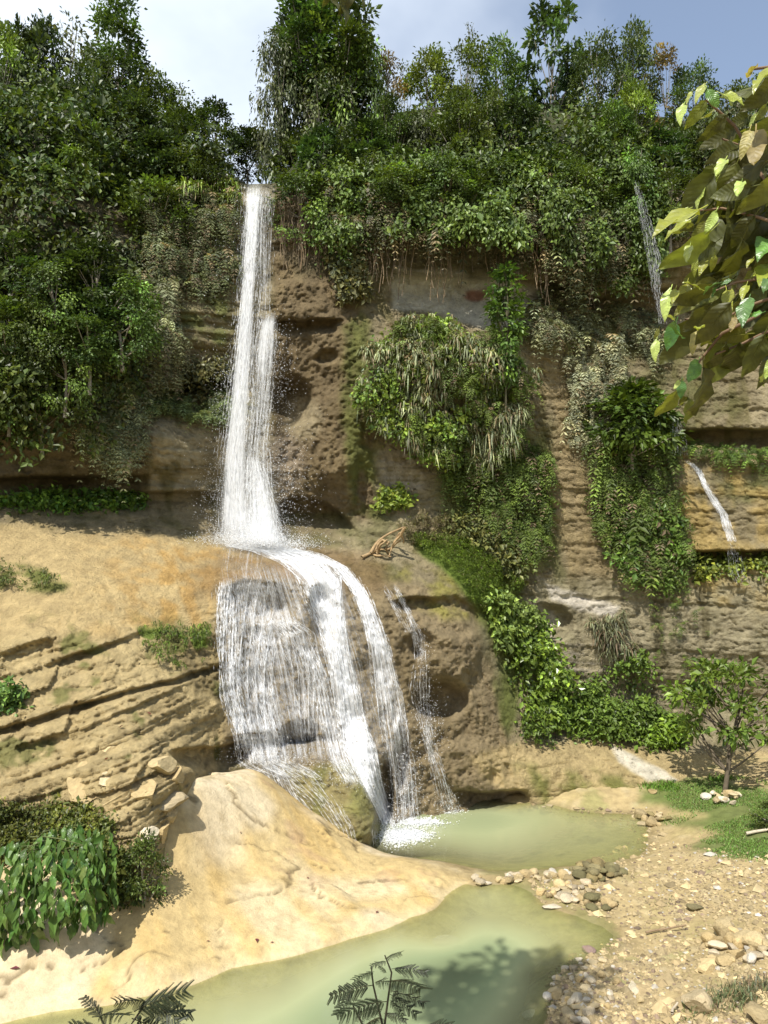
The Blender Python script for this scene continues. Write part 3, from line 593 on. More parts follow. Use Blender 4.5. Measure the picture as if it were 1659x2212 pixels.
for a in [
 (255,-12,380,105,25,'column','tall dark columnar tree rising highest on the left hilltop'),
 (60,55,420,130,23.5,'open','broad open tree against pale sky at the far left edge of the hilltop'),
 (148,22,380,115,24.5,'sparse','thin see-through tree with twiggy top just left of the tall columnar tree'),
 (95,60,430,130,24,'dark','dark round tree between the edge tree and the thin twiggy tree'),
 (205,120,430,120,24,'dense','dense green tree at the foot of the tall columnar tree'),
 (335,165,440,130,25,'dense','dense tree stepping down to the right of the tall columnar tree'),
 (395,178,370,80,27,'sparse','wispy pale tree standing above the left skyline slope'),
 (400,240,440,140,24,'dense','rounded tree on the falling skyline left of the sky gap'),
 (462,232,420,115,24.3,'dark','dark tree at the left edge of the sky gap above the waterfall'),
 (532,285,415,90,26,'dark','small dark tree in the gap directly above the waterfall lip'),
 (598,292,412,100,26,'bright','pale green leafy tree just right of the waterfall lip'),
 (10,70,430,120,22.5,'bright','bright green tree cut by the left edge of the photo'),
 (170,272,420,120,20.6,'umbrella','flat topped light green tree layered against the dark left hillside'),
 (165,340,470,110,20.2,'umbrella','lower flat topped light green tree on the left hillside'),
 (722,-62,430,150,24.5,'column','tallest tree, dark crowned, right of the sky gap and cut by the top'),
 (665,-10,300,120,24.3,'column','tall dark crown pressed against the left side of the tallest tree'),
 (690,150,430,140,23.9,'vine','vine hung middle storey tree below the tallest tree'),
 (775,60,430,120,24.2,'vine','vine hung trunk on the right side of the tallest tree'),
 (602,62,420,110,24,'vine','vine draped tree at the left edge of the tall clifftop clump'),
 (640,15,420,130,24.8,'open','open crowned tree leaning beside the tallest tree'),
 (788,10,420,100,25,'open','big leaved tree on the right flank of the tallest tree'),
 (832,130,420,90,25.5,'brown','brownish half bare tree between the tallest clump and the skyline dip'),
 (872,130,400,70,27,'sparse','sparse sapling rising from the skyline dip right of the tallest tree'),
 (925,130,420,140,25.5,'bright','bright green tree at the right side of the skyline dip'),
 (1000,105,420,150,25,'bright','bright green domed tree below the slender skyline sapling'),
 (1010,44,330,46,27.5,'sparse','slender sapling sticking out above the middle of the right skyline'),
 (1082,98,420,130,25.5,'dense','full green tree left of the open big leaved skyline tree'),
 (1190,8,360,150,27.5,'open','open big leaved tree standing clear above the right skyline'),
 (1290,88,420,140,26,'dense','green tree with stepped crown right of the open skyline tree'),
 (1372,66,400,110,27,'dense','tall round tree with dark crown near the right end of the skyline'),
 (1432,118,400,90,26.5,'brown','reddish brown tree top right of the tall round skyline tree'),
 (1495,145,420,120,25.5,'dense','tree above the foreground leaves at the right end of the skyline'),
 (1570,190,430,130,25,'bright','low bright tree behind the foreground leafy branch'),
 (1650,170,430,130,24.5,'dense','tree at the right photo edge behind the foreground branch'),
 ]: tree(*a)
rt = random.Random(5)
AD = {'dense': 'dense green', 'bright': 'bright green', 'dark': 'dark green', 'vine': 'vine hung'}
LM = ['the left edge of the tallest tree', 'the tallest tree', 'the right flank of the tallest tree', 'the brownish half bare tree', 'the sapling in the skyline dip', 'the bright tree beside the skyline dip', 'the bright domed skyline tree', 'the slender skyline sapling', 'the full skyline tree', 'the open big leaved skyline tree', 'the stepped crown skyline tree', 'the tall round skyline tree', 'the reddish brown tree top', 'the last skyline tree before the branch', 'the low bright tree behind the branch']
for i in range(15):
    px = 655 + i * 66 + rt.uniform(-14, 14); kd = ['dense', 'bright', 'dark', 'dense', 'vine'][i % 5]
    tree(px, 245 + rt.uniform(-60, 90), 490, 122 + rt.uniform(-30, 30), 23.6 + rt.uniform(-.4, .4), kd, AD[kd] + ' tree in the second row just below ' + LM[i], 'second row trees on the right clifftop')
LS = ['right beside the waterfall lip', 'over the hanging roots right of the waterfall', 'at the top of the brown wall right of the waterfall', 'left of the big hanging mound', 'above the left end of the white rock band', 'over the left half of the white rock band', 'straight above the big hanging mound', 'above the top of the slender sapling', 'over the middle of the white rock band', 'just right of the slender sapling', 'over the right end of the white rock band', 'above the dark undercut, left part', 'above the dark undercut, middle part', 'just left of the thin side waterfall', 'where the thin side waterfall begins', 'beside the thin waterfall under the foreground leaves']
for i in range(16):
    px = 640 + i * 53 + rt.uniform(-14, 14); kd = ['vine', 'dark', 'vine', 'dense'][i % 4]
    tree(px, 330 + rt.uniform(-40, 60), (545 if i not in (4,5,6,7,8,9) else 490) + rt.uniform(-20, 30), 135 + rt.uniform(-30, 25), 22.0 + rt.uniform(-.5, .4), kd, AD[kd] + ' shrub hanging ' + LS[i], 'shrubs draped over the right clifftop', 'shrub', 'cliff_shrub')
LH = ['at the left photo edge just under the edge tree', 'under the thin twiggy tree', 'under the tall columnar tree', 'right of the tall columnar tree', 'on the slope left of the sky gap', 'low beside the sky gap', 'left of the upper flat topped tree', 'behind the upper flat topped tree', 'right of the upper flat topped tree', 'right of the lower flat topped tree', 'above the sunlit grass on the waterfall lip', 'below the lower flat topped tree, far left', 'straight below the lower flat topped tree', 'left of the dark fern wall', 'cut by the left photo edge, lower one', 'cut by the left photo edge, upper one', 'in the hollow right of the flat topped trees']
for i in range(17):
    px = [30,110,190,270,350,430,20,95,175,255,330,60,150,230,-40,-60,300][i]; py = [180,200,230,260,300,330,300,330,360,380,400,440,470,490,250,400,220][i]; kd = ['dense', 'dark', 'dark', 'vine', 'dark'][i % 5]
    tree(px + rt.uniform(-10, 10), py, py + 240, 150 + rt.uniform(-20, 25), 23.2 - (py - 180) / 100. + rt.uniform(-.2, .2), kd, AD[kd] + ' hillside tree ' + LH[i], 'trees packed on the left hillside')
LC = ['at the left edge, upper part', 'second from the left edge, upper part', 'left of the dark fern wall', 'touching the grey drooping grass', 'at the left edge, middle part', 'in the middle of the shaded cliff', 'just above the grey ferns', 'at the left edge, low over the overhang', 'low over the overhang, second from the edge', 'low over the middle of the overhang', 'half cut by the left edge', 'lowest one, half cut by the left edge']
for i in range(12):
    px = [40,120,210,270,30,110,200,20,90,150,-50,-40][i]; py = [520,560,540,600,650,640,650,740,780,700,600,760][i]; kd = ['dense', 'vine', 'dark', 'vine'][i % 4]
    tree(px + rt.uniform(-10, 10), py, py + 185, 140 + rt.uniform(-15, 25), 18.2 + rt.uniform(-.3, .3), kd, AD[kd] + ' bush on the shaded left cliff, ' + LC[i], 'bushes on the shaded left cliff', 'shrub', 'cliff_shrub')
# ------------------------------------------------------------------ falling water
def slivers(acc, pts, n, seed, dfun, lpx=(8, 34), wid=(.006, .022), spread=1.0, off=(.02, .12), gauss=False, fade=.35):
    """thin tapered white streaks along a stream; pts = (px, py, width)"""
    r = np.random.default_rng(seed); pts = np.array(pts, float)
    seg = np.r_[0, np.cumsum(np.hypot(np.diff(pts[:, 0]), np.diff(pts[:, 1])))]
    n = int(n * 1.25); u = np.sort(r.random((n, 2)) * 1.0, 1)[:, 0] * 0 + r.random(n); u = np.where(r.random(n) < fade, r.normal(.5, .28, n) % 1.0, u) * seg[-1]; wid = (wid[0] * .55, wid[1] * .5)
    lat = np.clip(r.normal(0, .33, n), -1, 1) if gauss else r.random(n) - .5
    lat = np.where(r.random(n) < .35, np.round(lat * 13 + r.normal(0, .2, n)) / 13 + r.normal(0, .014, n), lat)   # strands
    def at(q):
        return np.interp(q, seg, pts[:, 0]) + lat * np.interp(q, seg, pts[:, 2]) * spread + 2.5 * np.sin(q * .045 + lat * 40), np.interp(q, seg, pts[:, 1])
    keep = vnoise(np.stack([lat * 9 + seed, u * .016 + seed, lat * 0], -1)) + .6 * vnoise(np.stack([lat * 30 + seed, u * .03, lat * 0], -1)) > r.uniform(-.9, .35, n)
    u = u[keep]; lat = lat[keep]; n = len(u)
    e0 = np.minimum(u, seg[-1] - u) / (22 + 26 * r.random(n)); kk = r.random(n) < np.clip(e0 + .12, 0, 1); u = u[kk]; lat = lat[kk]; n = len(u)
    L = r.uniform(*lpx, n) * r.random(n) ** .4 * 1.25
    x0, y0 = at(u); x1, y1 = at(np.minimum(u + L, seg[-1] + 5)); o = r.uniform(*off, n)
    A = W(x0, y0, dfun(x0, y0) - o); B = W(x1, y1, dfun(x1, y1) - o)
    D = unit(B - A + 1e-6); yaw = r.normal(0, .7, n); S = unit(np.cross(D, np.stack([np.sin(yaw), -np.cos(yaw), yaw * 0 + .15], -1)))
    w = r.uniform(*wid, n)[:, None] * (.5 + r.random((n, 1)))
    M = A * .45 + B * .55
    acc.add(np.stack([A, M + S * w / 2, B, M - S * w / 2], 1), np.arange(n)[:, None] * 4 + np.arange(4)[None], C=(1, 1, 1))
def drops(acc, c, n, seed, sig, size=(.005, .016)):
    r = np.random.default_rng(seed); P = np.asarray(c) + r.normal(size=(n, 3)) * np.asarray(sig)
    a = rdir(r, n) * r.uniform(*size, (n, 1)); b = np.cross(a, rdir(r, n)); k = r.uniform(1, 2.2, (n, 1))
    acc.add(np.stack([P - a * k, P + b, P + a * k, P - b], 1), np.arange(n)[:, None] * 4 + np.arange(4)[None], C=(1, 1, 1))
def film_mat():
    m, t, b = new_mat('water_film'); N = t.nodes.new; L = t.links.new
    b.inputs['Base Color'].default_value = (.92, .93, .95, 1); b.inputs['Roughness'].default_value = .3
    tr = N('ShaderNodeBsdfTranslucent'); tr.inputs['Color'].default_value = (.95, .96, .97, 1); ms = N('ShaderNodeMixShader'); ms.inputs[0].default_value = .5
    L(b.outputs[0], ms.inputs[1]); L(tr.outputs[0], ms.inputs[2])
    def at(n):
        a_ = N('ShaderNodeAttribute'); a_.attribute_name = n; return a_.outputs['Fac']
    cv = N('ShaderNodeCombineXYZ'); L(at('lat'), cv.inputs[0]); L(at('run'), cv.inputs[1]); L(at('sid'), cv.inputs[2])
    def nz(scx, scy, det, ro):
        mp_ = N('ShaderNodeMapping'); mp_.inputs['Scale'].default_value = (scx, scy, 7.0); L(cv.outputs[0], mp_.inputs[0])
        n_ = N('ShaderNodeTexNoise'); n_.inputs['Scale'].default_value = 1; n_.inputs['Detail'].default_value = det; n_.inputs['Roughness'].default_value = ro; L(mp_.outputs[0], n_.inputs['Vector']); return n_.outputs['Fac']
    a1 = N('ShaderNodeMath'); a1.operation = 'MULTIPLY_ADD'; a1.inputs[1].default_value = .75; L(nz(24, .5, 4, .62), a1.inputs[0])
    a2 = N('ShaderNodeMath'); a2.operation = 'MULTIPLY'; a2.inputs[1].default_value = .45; L(nz(45, 9, 3, .7), a2.inputs[0]); L(a2.outputs[0], a1.inputs[2])
    a3 = N('ShaderNodeMath'); a3.operation = 'ADD'; L(a1.outputs[0], a3.inputs[0]); L(at('flow'), a3.inputs[1])
    mr = N('ShaderNodeMapRange'); mr.interpolation_type = 'SMOOTHSTEP'; mr.inputs[1].default_value = .92; mr.inputs[2].default_value = 1.32; L(a3.outputs[0], mr.inputs[0])
    mu = N('ShaderNodeMath'); mu.operation = 'MULTIPLY'; L(mr.outputs[0], mu.inputs[0]); L(at('edge'), mu.inputs[1])
    tp = N('ShaderNodeBsdfTransparent'); m2 = N('ShaderNodeMixShader'); L(mu.outputs[0], m2.inputs[0]); L(tp.outputs[0], m2.inputs[1]); L(ms.outputs[0], m2.inputs[2])
    L(m2.outputs[0], t.nodes['Material Output'].inputs['Surface']); return m
M_film = film_mat()
class Films:
    def __init__(s): s.V = []; s.Q = []; s.A = {k: [] for k in ('lat', 'run', 'sid', 'flow', 'edge')}; s.n = 0
    def add(s, pts, flow, dfun, off=.05, soft=.22, alpha=1.0, nu=13, ends=(.06, .08)):
        """a ribbon of water along (px, py, width) points; flow shifts how much of it is white"""
        pts = np.array(pts, float); seg = np.r_[0, np.cumsum(np.hypot(np.diff(pts[:, 0]), np.diff(pts[:, 1])))]; nv = int(seg[-1] / 7) + 3
        v = np.linspace(0, 1, nv); g = v * seg[-1]; u = np.linspace(-.5, .5, nu)
        x = np.interp(g, seg, pts[:, 0])[:, None] + u[None] * np.interp(g, seg, pts[:, 2])[:, None]; y = np.repeat(np.interp(g, seg, pts[:, 1])[:, None], nu, 1) + 0 * u[None]
        P = W(x, y, dfun(x, y) - off); i = np.arange(nv - 1)[:, None] * nu + np.arange(nu - 1)[None]
        s.V.append(P.reshape(-1, 3)); s.Q.append(np.stack([i, i + 1, i + nu + 1, i + nu], -1).reshape(-1, 4) + s.n); s.n += nv * nu
        wm = np.interp(g, seg, pts[:, 2])[:, None] * 20 / F
        s.A['lat'].append((u[None] * wm.mean() + 0 * v[:, None]).ravel()); s.A['run'].append((g[:, None] * 20 / F + 0 * u[None]).ravel()); s.A['sid'].append(np.full(nv * nu, len(s.V) * 1.37))
        e = ss(0, soft, .5 - np.abs(u))[None] * (ss(-.01, ends[0], v) * ss(1.01, 1 - ends[1], v))[:, None]
        s.A['edge'].append((e * alpha).ravel()); fl = np.interp(v, np.linspace(0, 1, len(flow)), flow) if np.ndim(flow) else np.full(nv, flow)
        s.A['flow'].append((fl[:, None] - .18 * (2 * np.abs(u[None])) ** 2).ravel())
    def link(s, name, parent):
        return link(name, mesh_data(name, np.concatenate(s.V), np.concatenate(s.Q), mats=[M_film], smooth=True, attrs={k: np.concatenate(v) for k, v in s.A.items()}), parent)
def d_fall(px, py): return np.interp(py, [395, 430, 560, 690, 900, 1175], [21.6, 21.35, 21.05, 20.8, 20.45, 20.15])
a = Acc()
slivers(a, [(546,397,36),(541,500,30),(534,620,26),(527,720,28),(518,850,34),(508,960,36),(505,1060,42),(510,1172,62)], 8000, 1, d_fall, (4, 22), (.007, .022), off=(-.15, .25), gauss=True, spread=1.15)
slivers(a, [(564,397,62),(560,500,62),(556,620,66),(552,720,74),(548,800,84),(538,900,96),(532,1000,100),(534,1100,112),(540,1172,120)], 3600, 2, d_fall, (3, 14), (.005, .016), off=(-.2, .35), gauss=False)
slivers(a, [(585,676,24),(578,700,40),(572,760,50),(566,850,44),(560,960,40),(560,1080,70),(566,1172,80)], 2400, 3, d_fall, (4, 20), (.006, .022), off=(-.1, .25))
slivers(a, [(545,985,26),(556,1040,50),(566,1100,70),(572,1172,84)], 3200, 4, d_fall, (4, 20), (.008, .028), off=(-.1, .25))
for k, (x, y, n, sx_, sz_) in enumerate([(512,560,900,.35,1.2),(560,880,2200,.55,1.0),(590,1050,2600,.55,.7),(480,1080,1800,.35,.7),(540,1168,9000,.75,.10),(550,1150,5000,.5,.22),(600,1178,2500,.5,.06),(500,900,1200,.3,1.2),(590,770,900,.25,.6)]):
    drops(a, W(x, y, float(d_fall(x, y))), n, 20 + k, (sx_, .3, sz_), (.004, .013))
f = Films()
f.add([(548,396,40),(543,500,36),(536,620,32),(529,720,36),(520,850,44),(510,960,52),(506,1060,64),(512,1176,96)], .72, d_fall, .05, .3)
f.add([(566,397,64),(562,500,66),(560,620,70),(556,720,80),(550,800,92),(540,900,104),(532,1000,116),(532,1100,130),(538,1178,150)], [.50,.46,.42,.40,.38,.37,.42,.5], d_fall, -.1, .25)
f.add([(586,676,26),(580,700,40),(574,760,52),(567,850,52),(562,960,54),(562,1080,72),(570,1176,92)], [.64,.58,.46,.40,.44,.56,.64], d_fall, .1, .3)
f.add([(545,985,30),(556,1040,56),(566,1100,76),(572,1176,100)], [.5,.6,.6,.7], d_fall, .16, .3)
f.add([(545,700,150),(540,900,170),(535,1050,200),(545,1185,260)], [.34,.4,.44,.5], d_fall, .3, .5, .34)
f.add([(525,1090,130),(540,1140,200),(550,1190,250)], [.3,.5,.8], d_fall, .45, .5, .45, ends=(.5, .25))
film_up = f
wf = link('waterfall', a.data('waterfall', [M_white]), kind='structure', label='tall narrow white waterfall dropping from the tree covered cliff lip onto the ledge')
f.link('water_film', wf)
def d_casc(px, py):
    return np.minimum(np.minimum(cliff_d(px, py), cliff_d(px - 2, py - 14) + .04), cliff_d(px - 4, py - 30) + .12)
a = Acc()
ST = [  # points (px, py, width), count, width of streaks
 ([(520,1166,120),(545,1178,130),(600,1190,120),(655,1212,110),(690,1250,100),(700,1300,80),(718,1370,58),(738,1450,56),(755,1540,64),(776,1620,70),(800,1685,52),(828,1750,34),(846,1800,24)], 24000, (.008,.03)),
 ([(600,1182,80),(680,1198,40),(735,1225,34),(770,1270,32),(796,1330,34),(818,1400,46),(834,1480,58),(850,1560,62),(868,1660,56),(884,1775,54)], 10500, (.006,.022)),
 ([(760,1240,30),(790,1300,36),(815,1370,40),(834,1430,34)], 2400, (.008,.026)),
 ([(530,1250,130),(530,1330,128),(532,1450,118),(548,1540,104),(562,1600,104),(572,1650,110)], 15000, (.006,.02)),
 ([(490,1250,40),(492,1400,44),(500,1500,50),(530,1600,50),(545,1650,60)], 4200, (.006,.022)),
 ([(600,1335,70),(640,1370,84),(662,1450,76),(668,1540,60),(672,1600,50)], 5200, (.005,.018)),
 ([(650,1380,40),(690,1470,44),(712,1560,44),(732,1640,40),(760,1690,40)], 4500, (.006,.02)),
 ([(852,1265,10),(880,1320,12),(903,1370,26),(910,1430,30)], 1300, (.005,.016)),
 ([(830,1265,10),(860,1320,14),(885,1370,16)], 500, (.004,.014)),
 ([(908,1430,34),(906,1490,44),(916,1550,30),(932,1620,26),(954,1690,34),(972,1752,40)], 2400, (.005,.018)),
 ([(585,1655,60),(620,1720,60),(660,1775,70),(710,1820,80)], 3000, (.005,.02)),
 ([(600,1640,90),(650,1680,90),(700,1730,60),(740,1790,50),(755,1830,40)], 2600, (.004,.014)),
 ([(560,1640,120),(600,1662,140),(640,1680,120)], 2600, (.005,.016)),
 ([(815,1780,30),(822,1835,30)], 500, (.004,.012)),
]
for k, (p, n, w) in enumerate(ST): slivers(a, p, int(n * .7), 40 + k, d_casc, (4, 18), w, off=(.01, .10))
for k, (x, y, n, s1, s2) in enumerate([(875,1700,2600,.25,.7),(850,1790,1600,.25,.2),(925,1560,900,.25,.45),(915,1420,300,.12,.3),(580,1640,1200,.7,.2),(965,1745,500,.2,.25),(740,1680,900,.5,.3)]):
    drops(a, W(x, y, float(cliff_d(x, y)) - .25), n, 70 + k, (s1, .15, s2), (.004, .012))
f = Films()
for p, fl, al in [
 ([(520,1172,110),(560,1182,150),(610,1194,140),(660,1216,120),(695,1252,104),(708,1300,92),(722,1370,72),(740,1450,68),(757,1540,74),(778,1620,80),(800,1685,62),(828,1750,42),(846,1806,34)], [.55,.6,.62,.62,.6,.62,.62,.6,.62,.66,.66,.66,.66], 1),
 ([(610,1184,90),(680,1199,50),(736,1226,42),(772,1270,40),(797,1330,42),(819,1400,56),(835,1480,68),(850,1560,74),(868,1660,70),(886,1780,66)], [.4,.5,.55,.58,.56,.5,.44,.38,.3], 1),
 ([(532,1246,140),(531,1330,138),(532,1450,126),(548,1540,112),(562,1600,112),(575,1660,120)], [.30,.38,.40,.44,.5,.46], 1),
 ([(530,1172,140),(524,1200,150),(520,1230,150),(525,1275,140)], [.40,.36,.36,.42], .75),
 ([(490,1246,46),(492,1400,50),(500,1500,56),(530,1600,60),(548,1655,70)], .42, 1),
 ([(600,1325,80),(640,1370,100),(662,1450,96),(668,1540,84),(674,1610,70)], [.4,.34,.3,.34,.36], .9),
 ([(650,1370,60),(690,1470,60),(712,1560,60),(732,1640,60),(765,1700,50)], [.4,.42,.42,.46,.5], .95),
 ([(560,1255,190),(590,1400,220),(620,1520,220),(640,1620,230)], [.40,.37,.35,.36], .75),
 ([(720,1290,90),(760,1420,90),(800,1550,100),(830,1660,80)], [.36,.35,.36,.36], .7),
 ([(600,1215,300),(630,1300,330),(668,1420,390),(690,1540,390),(705,1650,330)], [.42,.40,.38,.38,.40], .85),
 ([(560,1248,190),(585,1340,210),(610,1450,230),(630,1560,230),(640,1650,240)], [.46,.44,.42,.42,.44], .9),
 ([(690,1270,200),(730,1400,220),(770,1540,230),(800,1660,200)], [.38,.37,.37,.38], .8),
 ([(852,1262,12),(880,1320,16),(903,1370,32),(910,1430,36)], .4, .9), ([(830,1262,10),(860,1320,16),(885,1370,18)], .36, .8),
 ([(908,1430,40),(906,1490,54),(916,1550,38),(932,1620,34),(954,1690,42),(972,1756,50)], [.3,.34,.3,.34,.36,.4], .85),
 ([(585,1650,80),(620,1715,80),(660,1772,86),(712,1825,96)], [.46,.34,.32,.3], .9),
 ([(610,1640,110),(660,1690,110),(710,1735,90),(750,1790,70),(765,1840,50)], [.4,.26,.22,.22,.2], .8),
 ([(560,1630,130),(605,1660,160),(650,1690,140)], [.5,.4,.28], .9),
 ([(860,1640,60),(868,1720,90),(872,1800,110)], [.2,.36,.5], .6)]:
    f.add(p, np.array(fl) + (.05 if np.max(fl) > .5 else .03), d_casc, .035, .28, al, nu=25)
wf = link('cascade', a.data('cascade', [M_white]), kind='structure', label='wide white cascade spreading over the lower brown tufa wall into the pool')
f.link('water_film', wf)
a = Acc()
def d_thin(px, py): return np.interp(py, [390, 700, 880, 1000], [21.2, 21.0, 21.5, 21.8])
slivers(a, [(1372,388,10),(1380,420,14),(1396,480,24),(1412,560,28),(1422,640,18),(1432,700,14)], 1300, 90, d_thin, (5, 22), (.003, .009), off=(.1, .4))
slivers(a, [(1462,900,20),(1470,985,34)], 500, 91, d_thin, (4, 14), (.003, .009), off=(.1, .4))
slivers(a, [(1482,995,12),(1505,1010,10),(1530,1060,12),(1562,1110,16),(1580,1170,20)], 1500, 92, d_casc, (6, 22), (.006, .02), off=(.02, .06))
slivers(a, [(1580,1170,22),(1590,1230,34),(1610,1270,34)], 420, 93, d_casc, (6, 18), (.003, .009), off=(.1, .3))
f = Films(); f.add([(1372,388,14),(1382,430,20),(1398,490,30),(1412,560,34),(1422,640,22),(1433,705,16)], [.34,.3,.26,.22,.2], d_thin, .05, .3, .4)
f.add([(1460,890,24),(1470,990,44)], .12, d_thin, .1, .4, .5); f.add([(1482,994,14),(1505,1010,12),(1530,1060,14),(1562,1110,18),(1582,1172,24)], .5, d_casc, .04, .3, .9); f.add([(1580,1172,24),(1592,1235,36),(1612,1275,40)], .14, d_casc, .2, .4, .6)
wf = link('thin_waterfall', a.data('thin_waterfall', [M_white]), kind='structure', label='thin side waterfall trickling down the right cliff behind the foreground leaves')
f.link('water_film', wf)
# foam where the cascade meets the pool
a = Acc(); r = np.random.default_rng(3)
for (x, y, n, s1, s2) in [(905,1778,1500,.30,.09),(880,1806,2600,.26,.14),(852,1812,1200,.16,.16),(968,1754,300,.2,.06)]:
    p = gz(x, y, 0.0); P = np.array(p) + r.normal(size=(n, 3)) * np.array([s1, s2 * 1.6, 0]); P[:, 2] = .012 + np.abs(r.normal(0, .025, n))
    th = r.random(n) * 2 * PI; e = np.stack([np.cos(th), np.sin(th), r.normal(0, .25, n)], -1) * r.uniform(.01, .035, (n, 1)); f = np.stack([-e[:, 1], e[:, 0], e[:, 2]], -1) * r.uniform(.4, 1, (n, 1))
    a.add(np.stack([P - e, P + f, P + e, P - f], 1), np.arange(n)[:, None] * 4 + np.arange(4)[None], C=(1, 1, 1))
f = Films(); dw = lambda px, py: (CAMH - .012) * F / (py - HOR) + 0 * px
f.add([(915,1760,80),(905,1774,150),(895,1792,190),(880,1812,180),(868,1830,120)], [.25,.42,.5,.5,.2], dw, 0, .5, .9, nu=21, ends=(.35, .35)); f.add([(968,1746,50),(968,1756,80),(965,1768,60)], [.3,.4,.2], dw, 0, .5, .8, ends=(.4, .4))
fo = link('foam', a.data('foam', [M_white]), kind='stuff', label='white foam where the cascade lands in the green pool', cat='foam')
f.link('foam_film', fo)

# ------------------------------------------------------------------ plants growing on the cliff
GREY = (.19, .22, .125); GRN = (.095, .155, .03); YG = (.14, .20, .035); BRN = (.18, .14, .08); DGR = (.035, .055, .018)  # GREY holds the whitish gloss on the blades as colour
def fcol(r, n, base, dead=.12):
    c = jitter_col(r, n, base, .3, .3); d = r.random(n) < dead; c[d] = jitter_col(r, int(d.sum()), BRN, .3, .1); return c
def ferns(name, label, poly, n, per, L, Wd, col, seed, sag=.8, dead=.12, out=.0, up=.35, noisy=0.0, gap=.3, bulge=.3):
    px, py, P, N, r = pick(poly, n, seed, noisy=noisy); a = Acc(); k = per; L = L * .62; n = int(n * 1.25)
    px, py, P, N, r = pick(poly, n, seed, noisy=noisy)
    bl = ss(-.4, .35, fbm(P * 1.5 + seed, 3)); kq = r.random(n) < gap + (1 - gap) * bl; P = P[kq]; N = N[kq]; bl = bl[kq]; n = len(P)
    P = P + N * (bulge * bl)[:, None]
    P = np.repeat(P + N * out * r.random((n, 1)), k, 0); N = np.repeat(N, k, 0); m = n * k
    ck = np.repeat(np.exp(r.normal(0, .3, (n, 1))), k, 0); sz = np.repeat(np.exp(r.normal(0, .25, n)), k)
    D = unit(N * r.uniform(.15, 1, (m, 1)) + rdir(r, m) * .95 + np.array([0, 0, up]))
    if name == 'hanging_ferns': a.fronds(P + rdir(r, m) * .05, D, L * 1.15 * sz * np.exp(r.normal(0, .25, m)), fcol(r, m, col, dead) * ck, sag * np.exp(r.normal(0, .25, m)))
    else: a.blades(P + rdir(r, m) * .05, D, L * sz * np.exp(r.normal(0, .25, m)), Wd * np.exp(r.normal(0, .25, m)), fcol(r, m, col, dead) * ck, sag * np.exp(r.normal(0, .25, m)), 1.15)
    return link(name, a.data(name, [M_fern]), None, label, 'ferns' if 'fern' in name else 'grass', kind='stuff')
def leafy(name, label, poly, n, per, ls, rad, col, seed, out=.15, mat=None, cat='creeper', hang=.5, noisy=0.0, clump=0.0, clump_lo=.25, freq=1.25, hue=.55):
    px, py, P, N, r = pick(poly, n, seed, noisy=noisy); a = Acc(); m = n * per
    bl = ss(-.35, .4, fbm(P * freq + seed, 3))[:, None]
    if clump > 0:
        kq = r.random(n) < clump_lo + (1 - clump_lo) * bl[:, 0]; P = P[kq]; N = N[kq]; bl = bl[kq]; n = len(P); m = n * per
    P = np.repeat(P + N * (out * r.random((n, 1)) + clump * bl) + np.array([0, 0, -.3 * clump]) * bl, per, 0) + r.normal(size=(m, 3)) * np.array([rad, rad * .6, rad]); N = np.repeat(N, per, 0)
    D = unit(rdir(r, m) * .8 + np.array([0, 0, -hang]) + N * .3); Nn = unit(N * .7 + np.array([0, 0, .6]) + rdir(r, m) * .6); Nn = unit(Nn - D * (Nn * D).sum(-1, keepdims=True))
    L = ls * np.exp(r.normal(0, .25, m)); ck = np.repeat(np.exp(r.normal(0, .25, (n, 1))) * (1 + .6 * fbm(P[::per] * .6 + seed * 2, 2))[:, None], per, 0)
    a.leaves(P + N * .03, D, Nn, L, L * .6, jitter_col(r, m, col, .25, .3) * ck * (1 + np.repeat(r.random((len(P) // per, 1)), per, 0) * np.array([[hue, .2, -.1]])))
    return link(name, a.data(name, [mat or M_leaf]), None, label, cat, kind='stuff')
mound = [(830,745),(890,715),(980,735),(1085,765),(1125,820),(1140,880),(1110,960),(1040,990),(940,975),(830,955),(775,880),(785,780)]
ferns('drooping_grass', 'big mound of drooping grey green grass on the middle of the cliff', mound, 1300, 14, .40, .032, GREY, 101, .7, .25, .3, .5, gap=.1, bulge=.55)
ferns('hanging_ferns', 'fern tufts mixed into the big middle mound', mound, 420, 10, .45, .05, GRN, 142, .8, .15, .3, .4, gap=.15, bulge=.6)
ferns('drooping_grass', 'bright upright grass along the top of the big middle mound', [(830,750),(890,705),(990,725),(1000,770),(860,810)], 200, 14, .6, .04, YG, 102, .7, .1, .2, .8)
leafy('leafy_creeper', 'small leaved creeper among the grass of the big middle mound', mound, 420, 24, .12, .13, GRN, 103, .3, clump=.55)
slopep = [(960,930),(1110,930),(1190,960),(1192,1150),(1150,1205),(1080,1160),(1000,1090),(950,1010)]
ferns('hanging_ferns', 'green ferns hanging in a strip below the big middle mound', slopep, 520, 12, .5, .065, GRN, 104, .9, .1, .12)
leafy('leafy_creeper', 'pale leaved creeper at the lower end of the hanging fern strip', [(970,1120),(1080,1130),(1130,1230),(1060,1220),(990,1170)], 200, 26, .14, .16, (.12,.165,.06), 105, .2)
ferns('hanging_ferns', 'grey ferns along the ledge under the white rock band', [(1120,660),(1200,640),(1420,690),(1425,775),(1300,740),(1130,740)], 380, 12, .5, .055, GREY, 106, .85, .2, .12)
ferns('hanging_ferns', 'column of pale grey ferns above the bright green shrub', [(1225,760),(1330,740),(1335,860),(1290,960),(1220,960)], 300, 12, .48, .055, (.25,.27,.18), 107, .95, .15, .1)
ferns('hanging_ferns', 'long curtain of green ferns below the bright green shrub', [(1265,950),(1440,950),(1480,1150),(1470,1270),(1330,1250),(1275,1080)], 620, 14, .55, .065, GRN, 108, .95, .12, .2)
